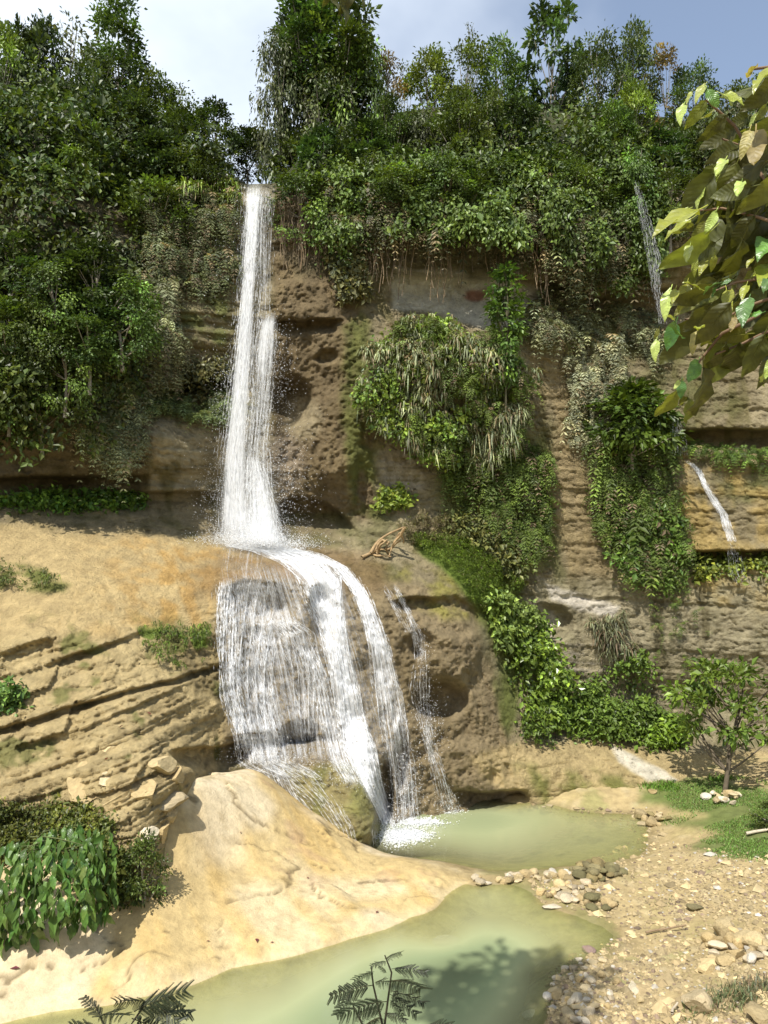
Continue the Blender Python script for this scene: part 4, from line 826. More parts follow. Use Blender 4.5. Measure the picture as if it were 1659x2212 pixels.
leafy('leafy_creeper', 'leafy vines inside the long fern curtain on the right', [(1300,1060),(1450,1100),(1470,1260),(1340,1240)], 160, 26, .15, .16, (.09,.16,.03), 109, .25, clump=.3, clump_lo=.1, freq=1.6, hue=.2)
leafy('leafy_creeper', 'light green leafy vine patch on the moss slope above the pool', [(1035,1290),(1095,1275),(1140,1340),(1130,1410),(1070,1400)], 130, 24, .17, .14, (.15,.22,.06), 110, .2, clump=.3, clump_lo=.1, freq=1.6, hue=.2)
leafy('leafy_creeper', 'broad leaved green vines climbing the recess above the shelf', [(1090,1400),(1150,1340),(1210,1440),(1220,1520),(1110,1560)], 260, 26, .15, .17, (.11,.19,.035), 111, .3, M_gloss, clump=.35, clump_lo=.08, freq=1.5, hue=.2)
leafy('leafy_creeper', 'leafy vine belt along the foot of the cliff above the yellow shelf', [(1105,1560),(1230,1480),(1390,1390),(1410,1520),(1420,1600),(1240,1600),(1120,1590)], 560, 26, .125, .16, (.09,.165,.032), 112, .2, clump=.35, clump_lo=.08, freq=1.5, hue=.2)
leafy('leafy_creeper', 'low bush of vines at the right end of the foot belt', [(1370,1560),(1450,1565),(1465,1615),(1390,1620)], 130, 24, .15, .15, (.115,.19,.03), 113, .25, clump=.3, clump_lo=.1, freq=1.6, hue=.2)
ferns('grass_tuft', 'pale grass tuft below the small dark hollow on the right wall', [(1270,1330),(1350,1320),(1370,1400),(1290,1420)], 110, 12, .5, .03, (.16,.19,.11), 114, .6, .2, .1, .6)
ferns('hanging_ferns', 'scattered small ferns on the bare right wall', [(1380,1260),(1470,1250),(1580,1480),(1500,1560),(1420,1400)], 60, 10, .3, .05, GRN, 115, .8, .1, .05)
ferns('hanging_ferns', 'ferns along the dark undercut at the right photo edge', [(1480,955),(1700,975),(1720,1020),(1490,985)], 150, 10, .4, .05, GRN, 116, .8, .1, .1)
leafy('leafy_creeper', 'low green plants in the lower undercut at the right edge', [(1490,1205),(1700,1205),(1700,1240),(1490,1235)], 90, 18, .14, .14, GRN, 117, .2)
ferns('moss_grass', 'short bright green grass on the mossy slope beside the cascade', [(890,1165),(990,1160),(1110,1250),(1120,1330),(1040,1320),(960,1240)], 1700, 10, .12, .014, (.10,.17,.022), 118, .5, .05, .02, .8)
ferns('moss_grass', 'thin olive weeds behind the dead roots on the ledge', [(840,1130),(960,1110),(1000,1170),(900,1180)], 420, 10, .16, .015, (.12,.13,.05), 119, .5, .3, .02, .8)
# left side
ferns('hanging_ferns', 'dark ferns hanging left of the waterfall below its lip', [(300,430),(515,430),(512,640),(300,620)], 620, 12, .5, .06, (.11,.135,.06), 120, 1.0, .25, .15)
ferns('drooping_grass', 'sunlit grass tufts on the lip just left of the waterfall', [(400,400),(515,398),(510,440),(370,450)], 240, 12, .5, .035, YG, 121, .8, .15, .15, .8)
ferns('hanging_ferns', 'grey green ferns on the cliff step left of the fall', [(285,630),(370,620),(395,730),(390,810),(290,800)], 380, 13, .5, .05, GREY, 122, .95, .15, .2)
ferns('hanging_ferns', 'row of ferns on the small ledge left of the fall base', [(320,862),(490,868),(485,915),(320,912)], 330, 11, .45, .065, (.11,.145,.06), 123, .75, .08, .12, .6)
ferns('hanging_ferns', 'grey ferns spilling over the shaded left overhang', [(150,820),(320,840),(310,960),(250,1010),(170,940)], 460, 12, .5, .055, GREY, 124, .95, .12, .2)
leafy('leafy_creeper', 'thin row of creeper on the ledge under the shaded left overhang', [(-60,1072),(310,1072),(310,1098),(180,1112),(-60,1096)], 150, 18, .14, .13, (.06,.12,.02), 125, .15)
leafy('leafy_creeper', 'small leafy vine hanging in the dark hollow left of the fall', [(405,770),(485,770),(485,880),(420,880)], 110, 20, .13, .14, (.07,.085,.045), 126, .25)
leafy('leafy_creeper', 'shaded leafy cover on the left cliff above the overhang', [(-350,420),(300,420),(300,620),(270,800),(200,930),(-350,960)], 900, 24, .16, .22, (.05,.09,.022), 127, .35, clump=.7, clump_lo=.2)
ferns('hanging_ferns', 'grey ferns on the edge of the shaded left cliff', [(150,700),(300,640),(310,800),(180,860)], 330, 12, .5, .05, GREY, 128, .95, .15, .2)
# the hanging curtain along the right clifftop
curt = [(600,400),(1420,395),(1410,585),(1200,610),(980,575),(840,570),(720,560),(690,480)]
leafy('leafy_creeper', 'brownish green hanging plants below the right clifftop trees', [(690,400),(1420,395),(1410,580),(1215,590),(1190,525),(980,505),(840,510),(730,520)], 2200, 30, .135, .17, (.08,.125,.034), 130, .3, hang=.8, clump=.75, clump_lo=.04, freq=1.9, hue=.3)
ferns('hanging_ferns', 'ferns and dry stalks hanging under the right clifftop', [(690,420),(1420,415),(1410,590),(1200,600),(1180,560),(980,530),(840,530),(730,540)], 520, 9, .6, .045, (.075,.085,.04), 131, 1.0, .35, .35)
ferns('hanging_ferns', 'pale ferns catching light at the right end of the clifftop curtain', [(1180,480),(1330,470),(1340,580),(1200,590)], 170, 12, .5, .06, (.13,.16,.085), 132, 1.0, .1, .5)
leafy('leafy_creeper', 'undergrowth between the trunks on the right hill', [(600,330),(800,290),(1300,290),(1700,340),(1700,420),(600,420)], 700, 22, .17, .25, (.045,.08,.02), 133, .4, clump=.7, clump_lo=.05)
leafy('leafy_creeper', 'undergrowth between the trunks on the left hill', [(-300,170),(250,220),(520,385),(380,430),(-300,430)], 1100, 22, .17, .25, (.04,.07,.018), 134, .4, clump=.9)
leafy('leafy_creeper', 'clump of pale hanging leaves on the brown rock right of the fall', [(715,570),(765,565),(785,640),(740,655)], 90, 20, .17, .12, (.11,.13,.075), 135, .3)
leafy('leafy_creeper', 'small green clump on the ledge edge under the brown wall', [(820,1055),(880,1050),(885,1085),(830,1090)], 50, 18, .13, .1, GRN, 136, .2)
leafy('leafy_creeper', 'two small leafy plants rooted in the left rock steps', [(-30,1490),(55,1490),(55,1530),(-30,1530)], 40, 18, .12, .08, (.055,.11,.03), 137, .12)
ferns('moss_grass', 'tufts of green moss on the brown rock face left of the cascade', [(295,1360),(450,1350),(430,1450),(330,1440)], 260, 10, .10, .02, (.08,.14,.02), 138, .9, .05, .01, .2, .25)
ferns('moss_grass', 'dark moss tufts on the smooth yellow ledge at the left edge', [(-80,1215),(60,1225),(140,1258),(120,1275),(-80,1275)], 260, 10, .12, .02, (.07,.10,.02), 139, .8, .1, .01, .5)
PR['overhead'] = [tree_proto(41, 10.5, 1.15, 34, 60, .2, G2, 'egg', .42, .13, .80, limbs=14)]
OX, OY = 1.75 + 15.4 * SUN.x / SUN.length, 10.6 + 15.4 * SUN.y / SUN.length; zb = float(ground_z(OX, OY)); ot = link('overhanging_tree', None, None, 'leafy tree beside the viewpoint whose crown shades the near pool', 'tree', loc=(OX, OY, zb), scale=(1, 1, (14.0 - zb) / 10.5))
link('trunk', PR['overhead'][0][0], ot); link('crown', PR['overhead'][0][1], ot)
# roots and vines that hang as strings
a = Acc(); r = np.random.default_rng(8)
for (x0, x1, y0, y1, n) in [(605,705,405,470,60),(310,520,430,520,60),(700,1420,440,540,170),(1390,1440,420,480,14)]:
    for _ in range(n):
        x = r.uniform(x0, x1); y = r.uniform(y0, y1); p = on_cliff(x, y, .15); L = r.uniform(.5, 2.0); t = np.linspace(0, 1, 7)
        a.tube(p + np.stack([.06 * np.sin(t * 5 + x) + r.normal(0, .05) * t, -.1 * t, -L * t], -1), .011, 3, jitter_col(r, 1, (.16, .125, .085), .35)[0])
link('hanging_roots', a.data('hanging_roots', [M_dry]), None, 'thin dry roots and vines hanging like strings from the cliff edge', 'roots', kind='stuff')

# shrubs that stand out one by one
def shrub_proto(seed, h, r0, nc, nl, ls, col, shape='dome', hang=0.0, cr=.36): return tree_proto(seed, h, r0, nc, nl, ls, col, shape, cr, .05, .1, hang, limbs=18)
PR['shrub'] = [shrub_proto(31, 1.8, 1.1, 50, 70, .17, (.06, .12, .018))]
PR['slim'] = [tree_proto(32, 4.2, .42, 44, 60, .14, (.075, .13, .025), 'column', .24, .03, .12, .1, bark=(.13, .12, .07), limbs=26)]
PR['finebush'] = [shrub_proto(33, 1.4, .5, 40, 90, .06, (.06, .09, .02), 'egg', cr=.18)]
PR['layer'] = [tree_proto(34, 3.0, 1.7, 46, 40, .17, (.09, .165, .026), 'umbrella', .30, .075, .48, limbs=26, bark=(.10, .08, .055))]
dq = float(cliff_d(1365, 960)) - .55
tree(1365, 838, 975, 160, dq, 'shrub', 'bright green leafy shrub on the fern column of the right cliff', cat='shrub', name='green_shrub')
dq = float(cliff_d(1092, 840)) - .75
tree(1092, 575, 850, 62, dq, 'slim', 'slender leafy sapling standing up in front of the white rock band', cat='sapling', name='slender_sapling')
p = on_ground(1563, 1716); tp_ = tree(1610, 1430, 1716, 250, float(p[1]), 'layer', 'small spreading tree with layered leaves ringed by stones beside the pool', name='small_tree', rot=.4)
tp_.location = (p[0], p[1], p[2]); tp_.rotation_euler = (0, .12, .4)
dq = float(cliff_d(312, 1880)) - .25
tree(312, 1815, 1990, 80, dq, 'finebush', 'fine leaved dark green bush under the white boulder at left', cat='bush', name='small_bush')
p = on_ground(1655, 1790); tree(1668, 1740, 1795, 70, float(p[1]), 'finebush', 'small green bush at the right edge of the grass', cat='bush', name='small_bush')
p = on_ground(1310, 1875)

# ------------------------------------------------------------------ rocks
import bmesh
def rock_mesh(seed, sub=2, flat=.7, ang=.0, col=(.42, .33, .19), sharp=.35):
    bm = bmesh.new(); bmesh.ops.create_icosphere(bm, subdivisions=sub, radius=1)
    V = np.array([v.co[:] for v in bm.verts]); T = np.array([[v.index for v in f.verts] for f in bm.faces]); bm.free()
    r = np.random.default_rng(seed)
    for _ in range(14 if sharp > .4 else 7):                                            # cut faces off the ball: a broken stone
        n = rdir(r, 1)[0]; h = r.uniform(.5, .85) if sharp < .4 else r.uniform(.42, .72); d = V @ n; V = V - np.maximum(d - h, 0)[:, None] * n * min(1, .55 + sharp)
    V = V * (1 + (.13 if sharp < .4 else .06) * fbm(V * 1.4 + seed * 3, 3) + .05 * fbm(V * 5 + seed, 2))[:, None]; V[:, 2] *= flat
    c = np.asarray(col)[None] * (1 + .25 * fbm(V * 1.2 + seed * 7, 3))[:, None]
    return mesh_data('stone', V, None, T, c, [M_stone], False)
SM = [rock_mesh(s, 2, [.6, .75, .5, .85][s % 4], 0, c) for s, c in enumerate([(.46, .37, .22), (.42, .33, .18), (.50, .42, .29), (.38, .29, .15), (.44, .36, .24), (.48, .36, .18)])]
SMD = [rock_mesh(s + 20, 2, .6, 0, c) for s, c in enumerate([(.20, .17, .085), (.24, .19, .085), (.17, .15, .07)])]
SMP = [rock_mesh(s + 30, 2, .65, 0, c) for s, c in enumerate([(.58, .53, .44), (.55, .48, .36)])]
SMB = [rock_mesh(s + 40, 3, .75, 0, c, .5) for s, c in enumerate([(.44, .345, .185), (.41, .31, .155), (.52, .45, .32), (.41, .33, .20)])]
SMV = [rock_mesh(60, 2, .6, 0, (.26, .18, .15))]
rs = np.random.default_rng(77)
def stone(me, P, size, label, group=None, name='stone', cat='stone', rot=None, sink=.3, asp=None):
    s = size * (np.exp(rs.normal(0, .18, 3)) if asp is None else np.array(asp))
    return link(name, me, None, label, cat, group, loc=(P[0], P[1], P[2] + s[2] * .7 * (1 - sink) - s[2] * .1), rot=rot if rot is not None else (rs.normal(0, .2), rs.normal(0, .2), rs.random() * 6.28), scale=tuple(s))
def scatter_stones(meshes, n, fx, size, label, group, stack=0.0):
    for k in range(n):
        px, py, hz = fx(); P = on_ground(px, py); P[2] += hz
        stone(meshes[rs.integers(len(meshes))], P, size * math.exp(rs.normal(0, .3)), label, group)
U = rs.uniform
def spot(cx_, cy_, rx, ry, hz=0.0):
    def f():
        a_ = U(0, 6.28); q = math.sqrt(U(0, 1)); return cx_ + math.cos(a_) * q * rx, cy_ + math.sin(a_) * q * ry, hz * (1 - q) * U(.2, 1)
    return f
def line(x0, y0, x1, y1, w):
    def f():
        t = U(0, 1); return x0 + (x1 - x0) * t + U(-w, w), y0 + (y1 - y0) * t + U(-w, w), 0
    return f
scatter_stones(SM + SMP, 40, line(1018, 1908, 1240, 1888, 7), .085, 'pale stone in the low dam between the two pools', 'stones of the dam between the pools')
scatter_stones(SMD, 46, spot(1288, 1888, 58, 17, .22), .10, 'dark mossy stone in the heap at the right end of the dam', 'stones of the dark heap by the dam')
scatter_stones(SM, 44, spot(1225, 1922, 62, 30), .085, 'tan cobble on the spit below the dam', 'cobbles on the spit below the dam')
scatter_stones(SMD + SM[3:4], 16, spot(1290, 1952, 42, 14, .1), .09, 'brown stone in the small ring below the dark heap', 'stones of the small ring below the heap')
scatter_stones(SM + SMP, 60, spot(1265, 2140, 75, 80), .06, 'cream cobble on the near shore of the lower pool', 'cobbles on the near shore')
scatter_stones(SM + SMP[:1], 34, spot(1600, 2045, 70, 42, .12), .10, 'cream stone in the loose heap at the right photo edge', 'stones of the right edge heap')
scatter_stones(SM + SMP, 22, spot(1562, 1727, 44, 13, .22), .085, 'pale stone piled around the trunk of the small tree', 'stones around the small tree trunk')
scatter_stones(SM, 14, spot(1155, 1752, 40, 9, .1), .09, 'stone in the little pile at the far end of the upper pool', 'stones at the far end of the upper pool')
scatter_stones(SM[3:4] + SMD[1:2] + SM[:2], 22, spot(1405, 1772, 40, 14, .1), .085, 'rust tinted stone in the pile between upper pool and grass', 'stones piled between pool and grass')
def one(px, py, size, me, label, cat='rock', name='rock', asp=(1, 1, 1), sink=.35, dz=0.0):
    P = on_ground(px, py); P[2] += dz; return stone(me, P, size, label, None, name, cat, None, sink, asp)
one(1372, 2140, .13, SMB[2], 'rounded cream rock alone on the gravel near the bottom right', asp=(1.25, .9, .8))
one(1500, 2178, .27, SMB[3], 'largest grey tan boulder at the bottom right below the grass tuft', 'boulder', 'boulder', (1.1, .9, .95))
one(1520, 2100, .17, SMB[0], 'tan rock behind the grass tuft at bottom right')
one(1640, 2200, .3, SMB[0], 'flat cream boulder cut by the bottom right corner', 'boulder', 'boulder', (1.2, 1, .6))
one(1272, 2055, .12, SMV[0], 'purplish brown rock at the tip of the lower pool shore', asp=(1.4, .9, .8))
one(1530, 2040, .2, SMB[0], 'large tan rock left of the right edge stone heap', asp=(1.3, .9, .7))
one(1410, 1712, .16, SMB[1], 'flat tan rock lying on the grass left of the small tree', asp=(1.2, .8, .6))
one(1590, 2070, .18, SMB[1], 'angular tan rock in front of the right edge stone heap', asp=(1, .9, .8))
one(1500, 1965, .17, SMD[0], 'dark green brown rock alone in the middle of the gravel', asp=(1, .9, .7))
one(1385, 2165, .1, SMB[0], 'small orange tan rock below the rounded cream rock')
one(1185, 2158, .10, SMP[0], 'white stone half sunk at the lower pool edge')
one(1190, 1960, .13, SMP[1], 'flat white stone lying in the shallows below the dam', asp=(1.6, .9, .4))
for (x, y, s_, t_) in [(962, 2018, .22, 'pale round stone under the water near the slab'), (915, 2046, .26, 'flat stone under the water beside the pale round one'), (1060, 2130, .2, 'pale stone under the water near the bottom of the photo'), (1150, 2175, .14, 'small pale stone under the water by the near shore')]:
    P = np.array(gz(x, y, -.06)); P[2] = -.16; stone(SMP[0], P, s_, t_, None, 'rock', 'rock', (0, 0, .4), 1, (1.2, .9, .4))
# blocks broken off the left strata
BL = [(330,1655,.42,(1.3,.8,.6),0,'long cream block on top of the broken rocks at the left of the slab'),(310,1715,.33,(1,.8,.8),1,'cracked tan block in the middle of the broken rocks'),(265,1740,.36,(.8,.8,1),1,'tall split block at the left of the broken rocks'),
 (345,1740,.34,(1.3,.9,.7),3,'greenish block leaning on the edge of the smooth slab'),(305,1800,.3,(1.1,.9,.9),2,'whitish boulder above the fine leaved bush'),(250,1795,.22,(1.1,.9,.8),0,'small tan block beside the whitish boulder'),(215,1630,.34,(1.1,.9,.6),0,'smooth tan block left of the long cream block'),(375,1680,.26,(1.2,.9,.7),1,'dark edged block under the long cream block'),(235,1690,.28,(.9,.9,.8),3,'grey tan block between the smooth tan block and the split block'),(345,1800,.26,(.8,.9,1.1),1,'upright block wedged between whitish boulder and slab'),(270,1840,.2,(1.1,.9,.7),3,'small dull block just below the whitish boulder'),(365,1745,.3,(.9,.9,1.1),0,'cream block whose foot meets the top left corner of the smooth slab'),(190,1690,.4,(1.5,.9,.5),1,'broad tan plate left of the split block'),(290,1690,.25,(1.1,.8,.7),3,'grey block squeezed in the heart of the broken rocks')]
for (x, y, s_, asp, mi_, t_) in BL:
    d_ = float(cliff_d(x, y)) + .2; link('rock_block', SMB[mi_], None, t_, 'boulder', loc=W(x, y, d_), rot=(rs.normal(0, .25), rs.normal(0, .25), rs.random() * 6), scale=tuple(1.3 * s_ * np.array(asp)))
# gravel: far too many to count
def gravel(n, seed, region, s0, name, label):
    r = np.random.default_rng(seed); pts = []
    xs = r.uniform(1010, 1760, n * 3); ys = r.uniform(1745, 2290, n * 3); m = np.zeros(n * 3, bool)
    for pg, w in region: m |= (polydist(xs, ys, pg) > 0) & (r.random(n * 3) < w)
    xs, ys = xs[m][:n], ys[m][:n]; P = on_ground(xs, ys); n = len(xs)
    keep = (P[:, 2] > -.12); P = P[keep]; n = len(P)
    B = np.array([[1, 0, 0], [.3, .95, 0], [-.8, .6, 0], [-.8, -.6, 0], [.3, -.95, 0], [.25, .1, .8], [0, 0, -.6]], float)
    F_ = np.array([[0, 1, 5], [1, 2, 5], [2, 3, 5], [3, 4, 5], [4, 0, 5]])
    s = s0 * np.exp(r.normal(0, .45, n)); th = r.random(n) * 6.28; c_, s_ = np.cos(th), np.sin(th)
    V = B[None] * (1 + r.normal(0, .16, (n, 7, 3))); V = V * (s[:, None, None] * np.stack([np.ones(n), r.uniform(.6, 1, n), r.uniform(.5, .9, n)], -1)[:, None])
    V = np.stack([V[..., 0] * c_[:, None] - V[..., 1] * s_[:, None], V[..., 0] * s_[:, None] + V[..., 1] * c_[:, None], V[..., 2]], -1) + P[:, None] + np.array([0, 0, .004])
    C = jitter_col(r, n, (.37, .295, .165), .26, .1); g = r.random(n) < .06; C[g] = jitter_col(r, int(g.sum()), (.48, .44, .37), .12, 0); g = r.random(n) < .1; C[g] = jitter_col(r, int(g.sum()), (.22, .16, .11), .2, 0)
    link(name, mesh_data(name, V, None, (np.arange(n)[:, None, None] * 7 + F_[None]), np.repeat(C, 7, 0), [M_stone]), None, label, 'gravel', kind='stuff')
bankp = [(1180,1900),(1400,1800),(1500,1830),(1760,1860),(1760,2290),(1170,2290),(1200,2110),(1300,2040),(1360,2010),(1200,1950)]
gravel(9000, 5, [(bankp, .45), ([(1180,2060),(1420,2060),(1420,2290),(1180,2290)], .9), ([(1380,1870),(1760,1870),(1760,2000),(1450,1980)], .9), ([(1140,1890),(1330,1880),(1330,1960),(1160,1950)], .8), ([(1020,1740),(1420,1745),(1440,1800),(1390,1860),(1380,1800),(1020,1757)], .5)], .026, 'gravel', 'tan gravel and pebbles covering the bank right of the pools')
gravel(700, 6, [(bankp, .9)], .05, 'small_cobbles', 'scattered cream cobbles lying among the gravel of the bank')

# ------------------------------------------------------------------ grass on the bank
def ground_grass(name, label, poly, n, L, Wd, col, seed, sag=.4, dead=.05, edge=8):
    r = np.random.default_rng(seed); pg = np.array(poly, float); xs = r.uniform(pg[:, 0].min(), pg[:, 0].max(), n * 3); ys = r.uniform(pg[:, 1].min(), pg[:, 1].max(), n * 3)
    k = polydist(xs + r.normal(0, edge, n * 3), ys + r.normal(0, edge * .5, n * 3), poly) > 0; xs, ys = xs[k][:n], ys[k][:n]; P = on_ground(xs, ys); n = len(P); a = Acc()
    k = fbm(P * np.array([1.2, 1.2, 0]) + seed, 3) > -.12; P = P[k]; n = len(P)
    a.blades(P, unit(rdir(r, n) * .5 + np.array([0, 0, 1.])), L * np.exp(r.normal(0, .3, n)), Wd, fcol(r, n, col, dead), sag, 1.1)
    return link(name, a.data(name, [M_fern]), None, label, 'grass', kind='stuff')
ground_grass('grass', 'short green grass on the flat bank around the small tree', gpoly, 30000, .075, .013, (.11, .20, .04), 7)
ground_grass('grass', 'taller bright grass along the foot of the shelf behind the small tree', [(1375,1700),(1430,1682),(1580,1680),(1720,1712),(1720,1735),(1580,1712),(1440,1708)], 7000, .2, .014, (.11, .22, .03), 8)
def tuft(px, py, n, L, col, label, seed):
    r = np.random.default_rng(seed); P = on_ground(px, py) + r.normal(size=(n, 3)) * np.array([.2, .14, 0]); P[:, 2] = ground_z(P[:, 0], P[:, 1]); a = Acc()
    a.blades(P, unit(rdir(r, n) * .55 + np.array([0, 0, 1.])), L * np.exp(r.normal(0, .3, n)), .012, fcol(r, n, col, .25), .55, 1.1); link('grass_tuft', a.data('grass_tuft', [M_fern]), None, label, 'grass tuft')
tuft(1570, 2165, 420, .36, (.10, .13, .06), 'grey green grass tuft beside the largest boulder at bottom right', 4)
tuft(1628, 2140, 260, .30, (.11, .13, .07), 'dry thin grass tuft at the right edge above the corner boulder', 5)
tuft(1440, 1948, 60, .10, (.09, .12, .04), 'tiny weed tuft on the gravel right of the dark heap', 6)
tuft(1510, 2200, 60, .14, (.06, .14, .02), 'small bright weed at the foot of the largest boulder', 9)

# ------------------------------------------------------------------ dead roots, driftwood
root = link('dead_roots', None, None, 'tangle of dead tan roots lying on the ledge right of the waterfall base', 'driftwood', loc=W(835, 1190, 20.6))
org = W(835, 1190, 20.6)
RT = [[(800,1196),(815,1170),(845,1150),(874,1138)],[(874,1138),(868,1155),(850,1172),(840,1200)],[(800,1200),(830,1194),(850,1180),(866,1165)],[(840,1172),(834,1185),(843,1205)],[(770,1200),(805,1199),(845,1201)],[(815,1196),(820,1180),(836,1166)],[(805,1190),(826,1166),(838,1172)],[(782,1204),(810,1190),(830,1186)],[(858,1160),(866,1150),(872,1172)]]
r = np.random.default_rng(12)
for q in RT:
    q = np.array(q, float); t = np.linspace(0, 1, 9); s_ = np.linspace(0, 1, len(q)); P = W(np.interp(t, s_, q[:, 0]), np.interp(t, s_, q[:, 1]), 20.6 + r.normal(0, .1) + .15 * np.sin(t * 4 + r.random() * 6)) - org
    a = Acc(); a.tube(P + r.normal(0, .01, P.shape), np.linspace(.05, .02, 9), 6, (.36, .25, .13)); link('root', a.data('root', [M_dry], True), root)
def pole(p0, p1, rad, label, col=(.42, .36, .27)):
    A = on_ground(*p0) + np.array([0, 0, rad + .03]); B = on_ground(*p1) + np.array([0, 0, rad + .08]); t = np.linspace(0, 1, 7)[:, None]; a = Acc()
    a.tube(A * (1 - t) + B * t + np.c_[np.zeros(7), .03 * np.sin(t[:, 0] * 5), .01 * np.cos(t[:, 0] * 7)], np.linspace(rad, rad * .7, 7), 8, col); link('driftwood_pole', a.data('driftwood_pole', [M_dry], True), None, label, 'driftwood')
pole((1612, 1808), (1720, 1792), .035, 'pale driftwood pole lying on the grass at the right edge')
pole((1395, 2022), (1480, 2010), .02, 'thin brown stick lying on the gravel bank', (.24, .17, .1))
pole((1452, 2198), (1462, 2180), .02, 'short pale stick beside the largest boulder')
# fallen leaves on the rock
lm = Acc(); lm.leaves(np.array([[0, -.5, 0]]), np.array([[0, 1., 0]]), np.array([[0, 0, 1.]]), np.array([1.]), np.array([.5]), np.array([[.16, .035, .04]])); lm = lm.data('fallen_leaf', [M_leaf])
for (x, y, s_, t_) in [(555, 2033, .13, 'large purple red leaf on the slab above the waterline'), (588, 2038, .07, 'small red leaf right of the large purple one on the slab'), (32, 2094, .14, 'dark red leaf on the slab at the far left'), (520, 1800, .06, 'small brown leaf high on the yellow slab'), (665, 1898, .07, 'pinkish leaf in the middle of the yellow slab'), (815, 1972, .09, 'pink leaf near the tip of the slab'), (450, 2035, .06, 'dark leaf scrap left of the large purple leaf')]:
    P = on_ground(x, y); link('fallen_leaf', lm, None, t_, 'leaf', loc=(P[0], P[1], P[2] + .025), rot=(.15, -.1, 1.2 + x), scale=(s_, s_, s_))
for (x, y, t_) in [(262, 1568, 'red leaf on the rock steps above the broken blocks'), (230, 1638, 'red leaf on the smooth tan block'), (322, 1540, 'dark red leaf on the upper rock steps')]:
    d_ = float(cliff_d(x, y)); link('fallen_leaf', lm, None, t_, 'leaf', loc=W(x, y, d_ - .06), rot=(.7, 0, x), scale=(.12, .12, .12))
# ------------------------------------------------------------------ big leaves
def veined_leaf_mat(name, trans=.25, rough=.38, bump=.0008):
    m = leaf_mat(name, trans, rough, spec=.5); t = m.node_tree; N = t.nodes.new; L = t.links.new; b = t.nodes['Principled BSDF']
    co = N('ShaderNodeTexCoord'); sp = N('ShaderNodeSeparateXYZ'); L(co.outputs['Object'], sp.inputs[0])
    ab = N('ShaderNodeMath'); ab.operation = 'ABSOLUTE'; L(sp.outputs['X'], ab.inputs[0])
    ml = N('ShaderNodeMath'); ml.operation = 'MULTIPLY_ADD'; ml.inputs[1].default_value = -.75; L(ab.outputs[0], ml.inputs[0]); L(sp.outputs['Y'], ml.inputs[2])
    fr = N('ShaderNodeMath'); fr.operation = 'MULTIPLY'; fr.inputs[1].default_value = 62.0; L(ml.outputs[0], fr.inputs[0])
    sn = N('ShaderNodeMath'); sn.operation = 'SINE'; L(fr.outputs[0], sn.inputs[0])
    bp = N('ShaderNodeBump'); bp.inputs['Distance'].default_value = bump; bp.inputs['Strength'].default_value = .55; L(sn.outputs[0], bp.inputs['Height']); L(bp.outputs[0], b.inputs['Normal'])
    nz_ = N('ShaderNodeTexNoise'); nz_.inputs['Scale'].default_value = 5; nz_.inputs['Detail'].default_value = 5; L(co.outputs['Object'], nz_.inputs['Vector'])
    mr = N('ShaderNodeMapRange'); mr.inputs[1].default_value = .3; mr.inputs[2].default_value = .75; mr.inputs[3].default_value = .75; mr.inputs[4].default_value = 1.3; L(nz_.outputs['Fac'], mr.inputs[0])
    gt = N('ShaderNodeMath'); gt.operation = 'GREATER_THAN'; gt.inputs[1].default_value = .93; L(sn.outputs[0], gt.inputs[0])
    g2 = N('ShaderNodeMath'); g2.operation = 'MULTIPLY_ADD'; g2.inputs[1].default_value = .12; L(gt.outputs[0], g2.inputs[0]); L(mr.outputs[0], g2.inputs[2])
    src = b.inputs['Base Color'].links[0].from_socket; mm = N('ShaderNodeMix'); mm.data_type = 'RGBA'; mm.blend_type = 'MULTIPLY'; mm.inputs[0].default_value = 1
    L(src, mm.inputs[6]); L(g2.outputs[0], mm.inputs[7]); L(mm.outputs[2], b.inputs['Base Color'])
    return m
M_big = veined_leaf_mat('broad_leaf', .22, .34)
M_shade = veined_leaf_mat('broad_leaf_shade_and_dry', .34, .5)  # leaf copy whose darker tones have shade painted in; dry leaves share it
def leaf_mesh(name, seed, wide, col, mat, curl=.25, wavy=.03, stem=True, bite=0):
    """a leaf one unit long: x across, y along, z up; midrib fold, drooping tip, wavy edge"""
    r = np.random.default_rng(seed); ny, nx = 9, 5; y = np.linspace(0, 1, ny); w = wide * .5 * np.sin(PI * np.clip(y, 0, 1) ** .82) ** .8 * (1 - .12 * y); w[0] = .01; w[-1] = .004
    x = np.linspace(-1, 1, nx); X = x[None] * w[:, None] * (1 + r.normal(0, .05, (ny, nx))); Y = np.repeat(y[:, None], nx, 1) + .04 * (1 - np.abs(x))[None] * 0
    Z = .22 * np.abs(X) - curl * y[:, None] ** 2 + wavy * np.sin(y[:, None] * 14 + r.random() * 6) * np.abs(x)[None] + r.normal(0, .015, (ny, nx)) + .10 * np.sin(y[:, None] * 4 + r.random() * 6) * x[None] * wide
    V = np.stack([X, Y, Z], -1).reshape(-1, 3); i = np.arange(ny - 1)[:, None] * nx + np.arange(nx - 1)[None]; Q = np.stack([i, i + 1, i + nx + 1, i + nx], -1).reshape(-1, 4)
    a = Acc(); c = np.asarray(col) * np.exp(r.normal(0, .15, (len(V), 1))); a.add(V, Q, C=c)
    if stem: a.tube(np.array([[0, -.22, .03], [0, -.1, .01], [0, 0, 0], [0, .5, -.25 * curl - .006], [0, .95, -.9 * curl - .006]]), [.014, .012, .011, .008, .003], 4, np.asarray(col) * 1.5)
    return a.data(name, [mat], True)
def frame_rot(D, N):
    from mathutils import Matrix
    y = Vector(D).normalized(); z = Vector(N); z = (z - y * z.dot(y)).normalized(); x = y.cross(z)
    return Matrix((x, y, z)).transposed().to_euler()
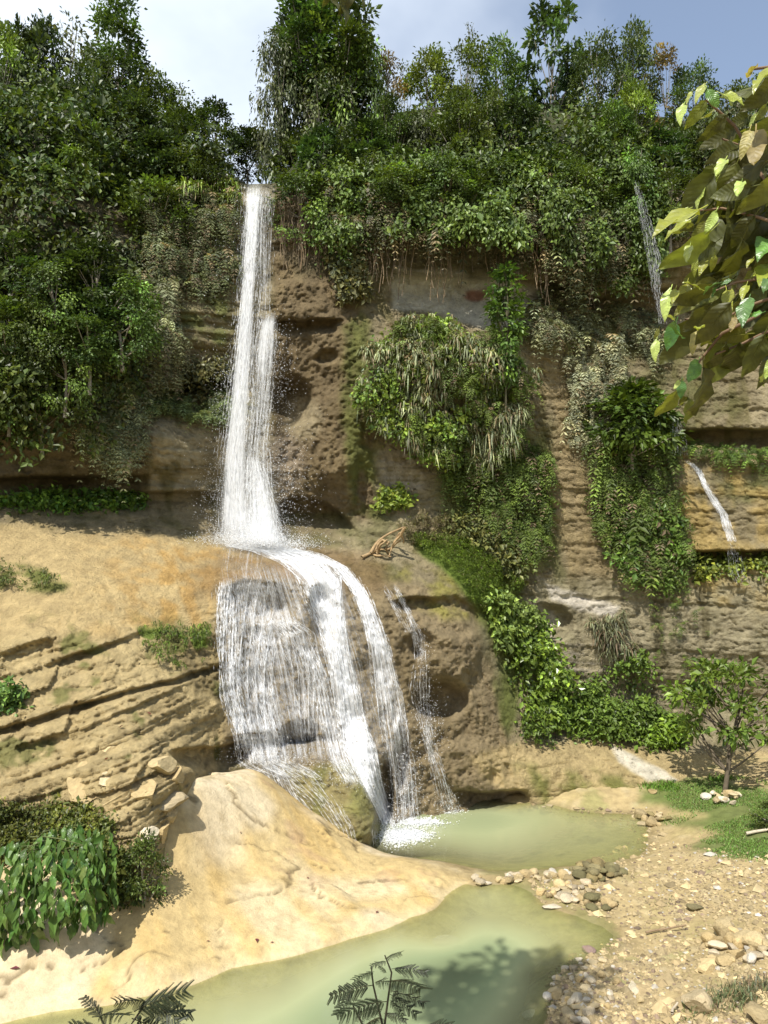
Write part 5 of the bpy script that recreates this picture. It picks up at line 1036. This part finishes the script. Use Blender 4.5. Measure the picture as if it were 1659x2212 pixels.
# the broad-leaved bush at the lower left
bush = link('broad_leaved_bush', None, None, 'large bush of drooping broad green leaves at the lower left over the slab', 'bush', loc=W(120, 1990, 11.7)); borg = W(120, 1990, 11.7)
LB = [leaf_mesh('leaf', 200 + k, .42 + .04 * (k % 3), c, M_big, .3) for k, c in enumerate([(.075, .15, .03), (.10, .18, .035), (.06, .125, .025), (.14, .21, .06), (.055, .11, .022)])]
r = np.random.default_rng(91)
bp1 = [(-60,1850),(40,1830),(150,1790),(235,1800),(262,1880),(250,1960),(215,2010),(150,2015),(60,2035),(-60,2060)]
nb = 620; bx = r.uniform(-60, 262, nb * 3); by = r.uniform(1790, 2060, nb * 3); k = polydist(bx, by, bp1) > 0; bx, by = bx[k][:nb], by[k][:nb]
o = np.argsort(r.random(len(bx))); bx, by = bx[o], by[o]
bulge = .25 + .55 * ss(0, 70, polydist(bx, by, bp1))
Pb = W(bx, by - 14, np.minimum(cliff_d(bx, by), 12.3 - (by - 1790) / 270 * .7) - bulge * r.uniform(.55, 1, len(bx)))
rest = Acc()
for i in range(len(bx)):
    D = unit(np.array([r.normal(0, .35), -.35 + r.normal(0, .25), -.85])); Nn = unit(np.array([r.normal(-.15, .3), -.75, .55 + r.normal(0, .2)])); s_ = .215 * math.exp(r.normal(0, .22))
    if i < 300: link('leaf', LB[i % 5], bush, loc=Pb[i] - borg, rot=frame_rot(D, Nn), scale=(s_, s_, s_))
    else: rest.leaves(Pb[i][None] - np.array([[0, -.12, 0]]) - borg, D[None], unit(Nn - D * (Nn @ D))[None], np.array([s_]), np.array([s_ * .42]), jitter_col(r, 1, (.07, .14, .03), .25))
link('inner_leaves', rest.data('inner_leaves', [M_leaf]), bush, kind='stuff')
a = Acc()
for _ in range(26):
    i = r.integers(len(bx)); e = Pb[i] - borg; s0 = W(r.uniform(60, 200), r.uniform(1800, 1900), 12.4) - borg; t = np.linspace(0, 1, 6)[:, None]; a.tube(s0 * (1 - t) + e * t + np.array([0, -.12, .1]) * np.sin(t * PI), np.linspace(.014, .006, 6), 5, (.12, .14, .05))
link('stems', a.data('stems', [M_bark]), bush)
leafy('leafy_creeper', 'fine leaved weeds over the top of the broad leaved bush', [(-60,1740),(60,1745),(180,1740),(250,1770),(270,1900),(200,1850),(40,1850),(-60,1860)], 330, 26, .065, .09, (.07, .105, .022), 140, .2)
leafy('leafy_creeper', 'fine weeds hanging at the right flank of the broad leaved bush', [(230,1800),(275,1860),(275,1970),(330,1990),(310,2010),(230,2000)], 170, 24, .07, .09, (.06, .095, .02), 141, .25)

# the leafy branch that hangs into the right of the view, about three metres away
br = link('leafy_branch', None, None, 'foreground branch with large drooping olive and yellow leaves at the right edge', 'branch', loc=W(1700, 500, 3.0)); org = W(1700, 500, 3.0)
KC = {'L': ((.34, .40, .10), M_big, .42), 'Y': ((.26, .28, .04), M_big, .42), 'D': ((.08, .085, .018), M_shade, .50), 'O': ((.13, .14, .025), M_shade, .5), 'G': ((.12, .26, .05), M_big, .55), 'T': ((.10, .19, .06), M_big, .5), 'B': ((.30, .25, .09), M_shade, .4), 'E': ((.17, .185, .03), M_shade, .44)}  # shade put into colours D, O, E and sun into L; B is dry
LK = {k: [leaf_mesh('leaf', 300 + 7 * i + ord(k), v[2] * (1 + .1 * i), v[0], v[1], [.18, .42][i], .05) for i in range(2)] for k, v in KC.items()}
LL = []
def c1(x, y): return 1296 + x * .2187, 129.6 + y * .2187
def c2(x, y): return 1296 + x * .2187, 553 + y * .2187
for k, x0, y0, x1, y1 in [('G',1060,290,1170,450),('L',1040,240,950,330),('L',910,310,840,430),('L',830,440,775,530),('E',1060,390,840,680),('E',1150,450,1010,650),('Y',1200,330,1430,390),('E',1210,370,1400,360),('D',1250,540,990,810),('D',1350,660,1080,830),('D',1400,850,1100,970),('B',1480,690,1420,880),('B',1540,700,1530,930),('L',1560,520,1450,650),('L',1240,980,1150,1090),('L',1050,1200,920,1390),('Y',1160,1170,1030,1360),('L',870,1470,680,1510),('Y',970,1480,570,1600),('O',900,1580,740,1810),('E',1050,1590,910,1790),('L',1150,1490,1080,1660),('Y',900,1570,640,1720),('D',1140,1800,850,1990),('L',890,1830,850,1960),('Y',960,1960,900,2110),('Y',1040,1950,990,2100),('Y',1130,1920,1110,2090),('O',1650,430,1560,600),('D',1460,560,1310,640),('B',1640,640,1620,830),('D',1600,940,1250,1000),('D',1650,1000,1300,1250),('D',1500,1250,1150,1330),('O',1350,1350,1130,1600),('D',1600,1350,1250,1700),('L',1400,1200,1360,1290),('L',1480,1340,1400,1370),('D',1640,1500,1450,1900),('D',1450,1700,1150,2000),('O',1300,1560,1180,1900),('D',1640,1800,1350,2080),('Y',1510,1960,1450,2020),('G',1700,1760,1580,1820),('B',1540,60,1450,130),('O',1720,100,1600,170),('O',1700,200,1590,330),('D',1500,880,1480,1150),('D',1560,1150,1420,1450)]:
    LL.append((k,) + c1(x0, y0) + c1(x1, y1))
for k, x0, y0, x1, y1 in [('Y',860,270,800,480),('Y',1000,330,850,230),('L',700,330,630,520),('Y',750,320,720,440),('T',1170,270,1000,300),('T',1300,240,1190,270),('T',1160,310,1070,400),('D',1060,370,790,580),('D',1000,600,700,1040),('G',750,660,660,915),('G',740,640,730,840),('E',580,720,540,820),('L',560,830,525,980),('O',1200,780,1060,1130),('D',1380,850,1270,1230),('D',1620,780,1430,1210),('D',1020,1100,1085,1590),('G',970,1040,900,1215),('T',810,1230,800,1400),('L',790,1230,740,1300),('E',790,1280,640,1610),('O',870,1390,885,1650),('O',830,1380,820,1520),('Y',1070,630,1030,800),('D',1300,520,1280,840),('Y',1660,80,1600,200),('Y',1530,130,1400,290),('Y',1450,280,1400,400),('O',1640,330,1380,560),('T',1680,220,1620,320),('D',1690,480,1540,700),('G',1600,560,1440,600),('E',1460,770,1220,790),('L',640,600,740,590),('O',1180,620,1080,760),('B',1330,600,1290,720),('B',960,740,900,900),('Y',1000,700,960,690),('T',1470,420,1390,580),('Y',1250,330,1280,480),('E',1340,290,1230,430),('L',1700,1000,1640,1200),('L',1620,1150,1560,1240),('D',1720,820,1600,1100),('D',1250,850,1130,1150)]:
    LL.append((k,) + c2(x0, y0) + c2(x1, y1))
r = np.random.default_rng(17)
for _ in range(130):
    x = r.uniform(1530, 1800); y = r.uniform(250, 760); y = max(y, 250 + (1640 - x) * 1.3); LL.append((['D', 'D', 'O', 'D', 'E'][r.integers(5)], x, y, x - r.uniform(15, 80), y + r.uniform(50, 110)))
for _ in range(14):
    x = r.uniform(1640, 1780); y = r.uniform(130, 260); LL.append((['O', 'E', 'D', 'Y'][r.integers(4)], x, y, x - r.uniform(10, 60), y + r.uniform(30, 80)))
bases = []
for i, (k, x0, y0, x1, y1) in enumerate(LL):
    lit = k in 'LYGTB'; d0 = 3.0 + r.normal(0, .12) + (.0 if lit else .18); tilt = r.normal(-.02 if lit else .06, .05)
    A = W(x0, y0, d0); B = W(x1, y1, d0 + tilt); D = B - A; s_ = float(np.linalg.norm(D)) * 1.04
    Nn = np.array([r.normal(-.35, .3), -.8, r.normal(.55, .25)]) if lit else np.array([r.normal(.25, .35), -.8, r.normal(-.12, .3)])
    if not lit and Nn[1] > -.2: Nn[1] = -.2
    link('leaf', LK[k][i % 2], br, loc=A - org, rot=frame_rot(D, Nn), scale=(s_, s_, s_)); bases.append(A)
TW = [([(1525,215),(1594,278),(1637,366),(1690,460),(1790,560)], .008), ([(1508,455),(1560,450),(1640,470),(1790,520)], .006), ([(1546,765),(1600,744),(1659,716),(1790,670)], .007), ([(1480,690),(1560,690),(1620,660),(1790,600)], .006), ([(1484,820),(1515,775),(1560,720),(1640,680)], .006), ([(1540,630),(1590,610),(1660,600),(1790,570)], .006), ([(1560,300),(1640,330),(1790,420)], .006), ([(1620,150),(1700,140),(1790,160)], .008)]
for q, rad in TW:
    q = np.array(q, float); t = np.linspace(0, 1, 10); s_ = np.linspace(0, 1, len(q)); a = Acc()
    a.tube(W(np.interp(t, s_, q[:, 0]), np.interp(t, s_, q[:, 1]), 3.08 + .05 * np.sin(t * 5)) - org, np.linspace(rad * .6, rad * 1.3, 10), 6, (.20, .13, .08)); link('twig', a.data('twig', [M_bark], True), br)
ob = link('overhead_branch', None, None, 'few dark leaves hanging into the top edge in front of the tallest tree', 'branch', loc=W(735, -40, 3.2)); oo = W(735, -40, 3.2)
for (x0, y0, x1, y1) in [(700,-25,745,25),(735,-20,755,45),(760,-20,735,30),(715,-30,700,12),(775,-25,790,14),(650,-40,690,2)]:
    A = W(x0, y0, 3.2); B = W(x1, y1, 3.2); s_ = float(np.linalg.norm(B - A)); link('leaf', LK['D'][0], ob, loc=A - oo, rot=frame_rot(B - A, (.5, -.6, .1)), scale=(s_, s_, s_))
a = Acc(); a.tube(W(np.array([560., 700, 780, 900]), np.array([-90., -30, -22, -60]), 3.2) - oo, .006, 6, (.1, .07, .04)); link('twig', a.data('twig', [M_bark], True), ob)

# feathery saplings that reach into the bottom of the view, about three and a half metres away
def frond_mesh(seed):
    r = np.random.default_rng(seed); a = Acc(); t = np.linspace(0, 1, 9); R = np.stack([t * 0, t, -.22 * t * t], -1); a.tube(R, np.linspace(.011, .004, 9), 4, (.06, .06, .03))
    P = []; D = []; Nn = []; L = []
    for k in range(9):
        u = .12 + .86 * k / 8; b = np.array([0, u, -.22 * u * u])
        for sgn in (-1, 1):
            pl = r.uniform(.85, 1.15) * .30 * (1 - .55 * abs(u - .35)); pd = unit(np.array([sgn * .7, .62 + r.normal(0, .15), -.35 + r.normal(0, .25)])); m = 13
            a.tube(np.stack([b, b + pd * pl * .5 + np.array([0, 0, -.01]), b + pd * pl + np.array([0, 0, -.05])]), [.004, .003, .002], 3, (.06, .06, .03))
            for q in range(m):
                v = (q + .5) / m; pp = b + pd * pl * v + np.array([0, 0, -.05 * v * v])
                for s2 in (-1, 1):
                    P.append(pp); D.append(unit(np.cross(pd, [0, 0, 1]) * s2 + pd * .55 + np.array([0, 0, -.1]))); Nn.append([0, 0, 1.]); L.append(.062 * (1 - .4 * v))
    L = np.array(L); a.leaves(np.array(P), np.array(D), np.array(Nn), L, L * .5, jitter_col(r, len(P), (.022, .03, .012), .2, .1)); return a.data('frond', [M_leaf])  # leaflets coloured near black to hold the shade they stand in
FR = [frond_mesh(1), frond_mesh(2), frond_mesh(3)]
def sapling(label, d, stems, fr, seed):
    r = np.random.default_rng(seed); x, y = stems[0][0]; og = W(x, y, d); rt_ = link('feathery_sapling', None, None, label, 'sapling', loc=og)
    for q in stems:
        q = np.array(q, float); t = np.linspace(0, 1, 10); s_ = np.linspace(0, 1, len(q)); a = Acc(); a.tube(W(np.interp(t, s_, q[:, 0]), np.interp(t, s_, q[:, 1]), d) - og, np.linspace(.007, .003, 10), 6, (.04, .035, .02)); link('stem', a.data('stem', [M_bark], True), rt_)
    for i, (x0, y0, x1, y1) in enumerate(fr):
        A = W(x0, y0, d + r.normal(0, .03)); B = W(x1, y1, d + r.normal(-.05, .1)); s_ = float(np.linalg.norm(B - A)) * 1.03; link('frond', FR[i % 3], rt_, loc=A - og, rot=frame_rot(B - A, (r.normal(0, .2), -.45 + r.normal(0, .15), .9)), scale=(s_, s_, s_))
def c6(x, y): return 648 + x * .2083, 2022 + y * .2083
sapling('feathery leaved sapling coloured dark for shade rising into the bottom centre over the pool', 3.4, [[(828,2330),c6(850,900),c6(760,510),c6(740,320)],[(828,2330),c6(880,900),c6(950,380),c6(880,200)],[(828,2330),c6(640,900),c6(550,720)]],
        [c6(*a_) + c6(*b_) for a_, b_ in [((750,510),(320,570)),((950,340),(1265,320)),((900,260),(755,280)),((880,240),(995,150)),((770,370),(600,400)),((940,570),(1245,610)),((900,680),(540,690)),((870,800),(1075,840)),((840,840),(510,930)),((930,470),(1155,400)),((780,480),(870,430)),((930,660),(1070,800)),((850,760),(610,770)),((550,540),(410,750)),((930,600),(1180,760)),((900,380),(850,320)),((850,900),(1000,960))]], 1)
sapling('feathery leaved sapling cut by the bottom edge at left', 3.5, [[(255,2330),(275,2225),(320,2160),(340,2140)],[(255,2330),(232,2230),(205,2170)]],
        [(290,2185,368,2138),(300,2180,402,2172),(320,2160,398,2205),(270,2215,330,2240),(320,2165,270,2150),(232,2225,165,2205),(222,2200,185,2150),(215,2195,250,2170),(235,2220,280,2215),(345,2150,400,2168),(285,2200,390,2235),(250,2240,180,2235)], 2)
sapling('tip of a feathery sapling just above the bottom edge right of centre', 3.6, [[(930,2330),(925,2240),(922,2215)]], [(925,2230,890,2208),(922,2215,965,2206),(925,2235,975,2225),(925,2240,880,2230)], 3)
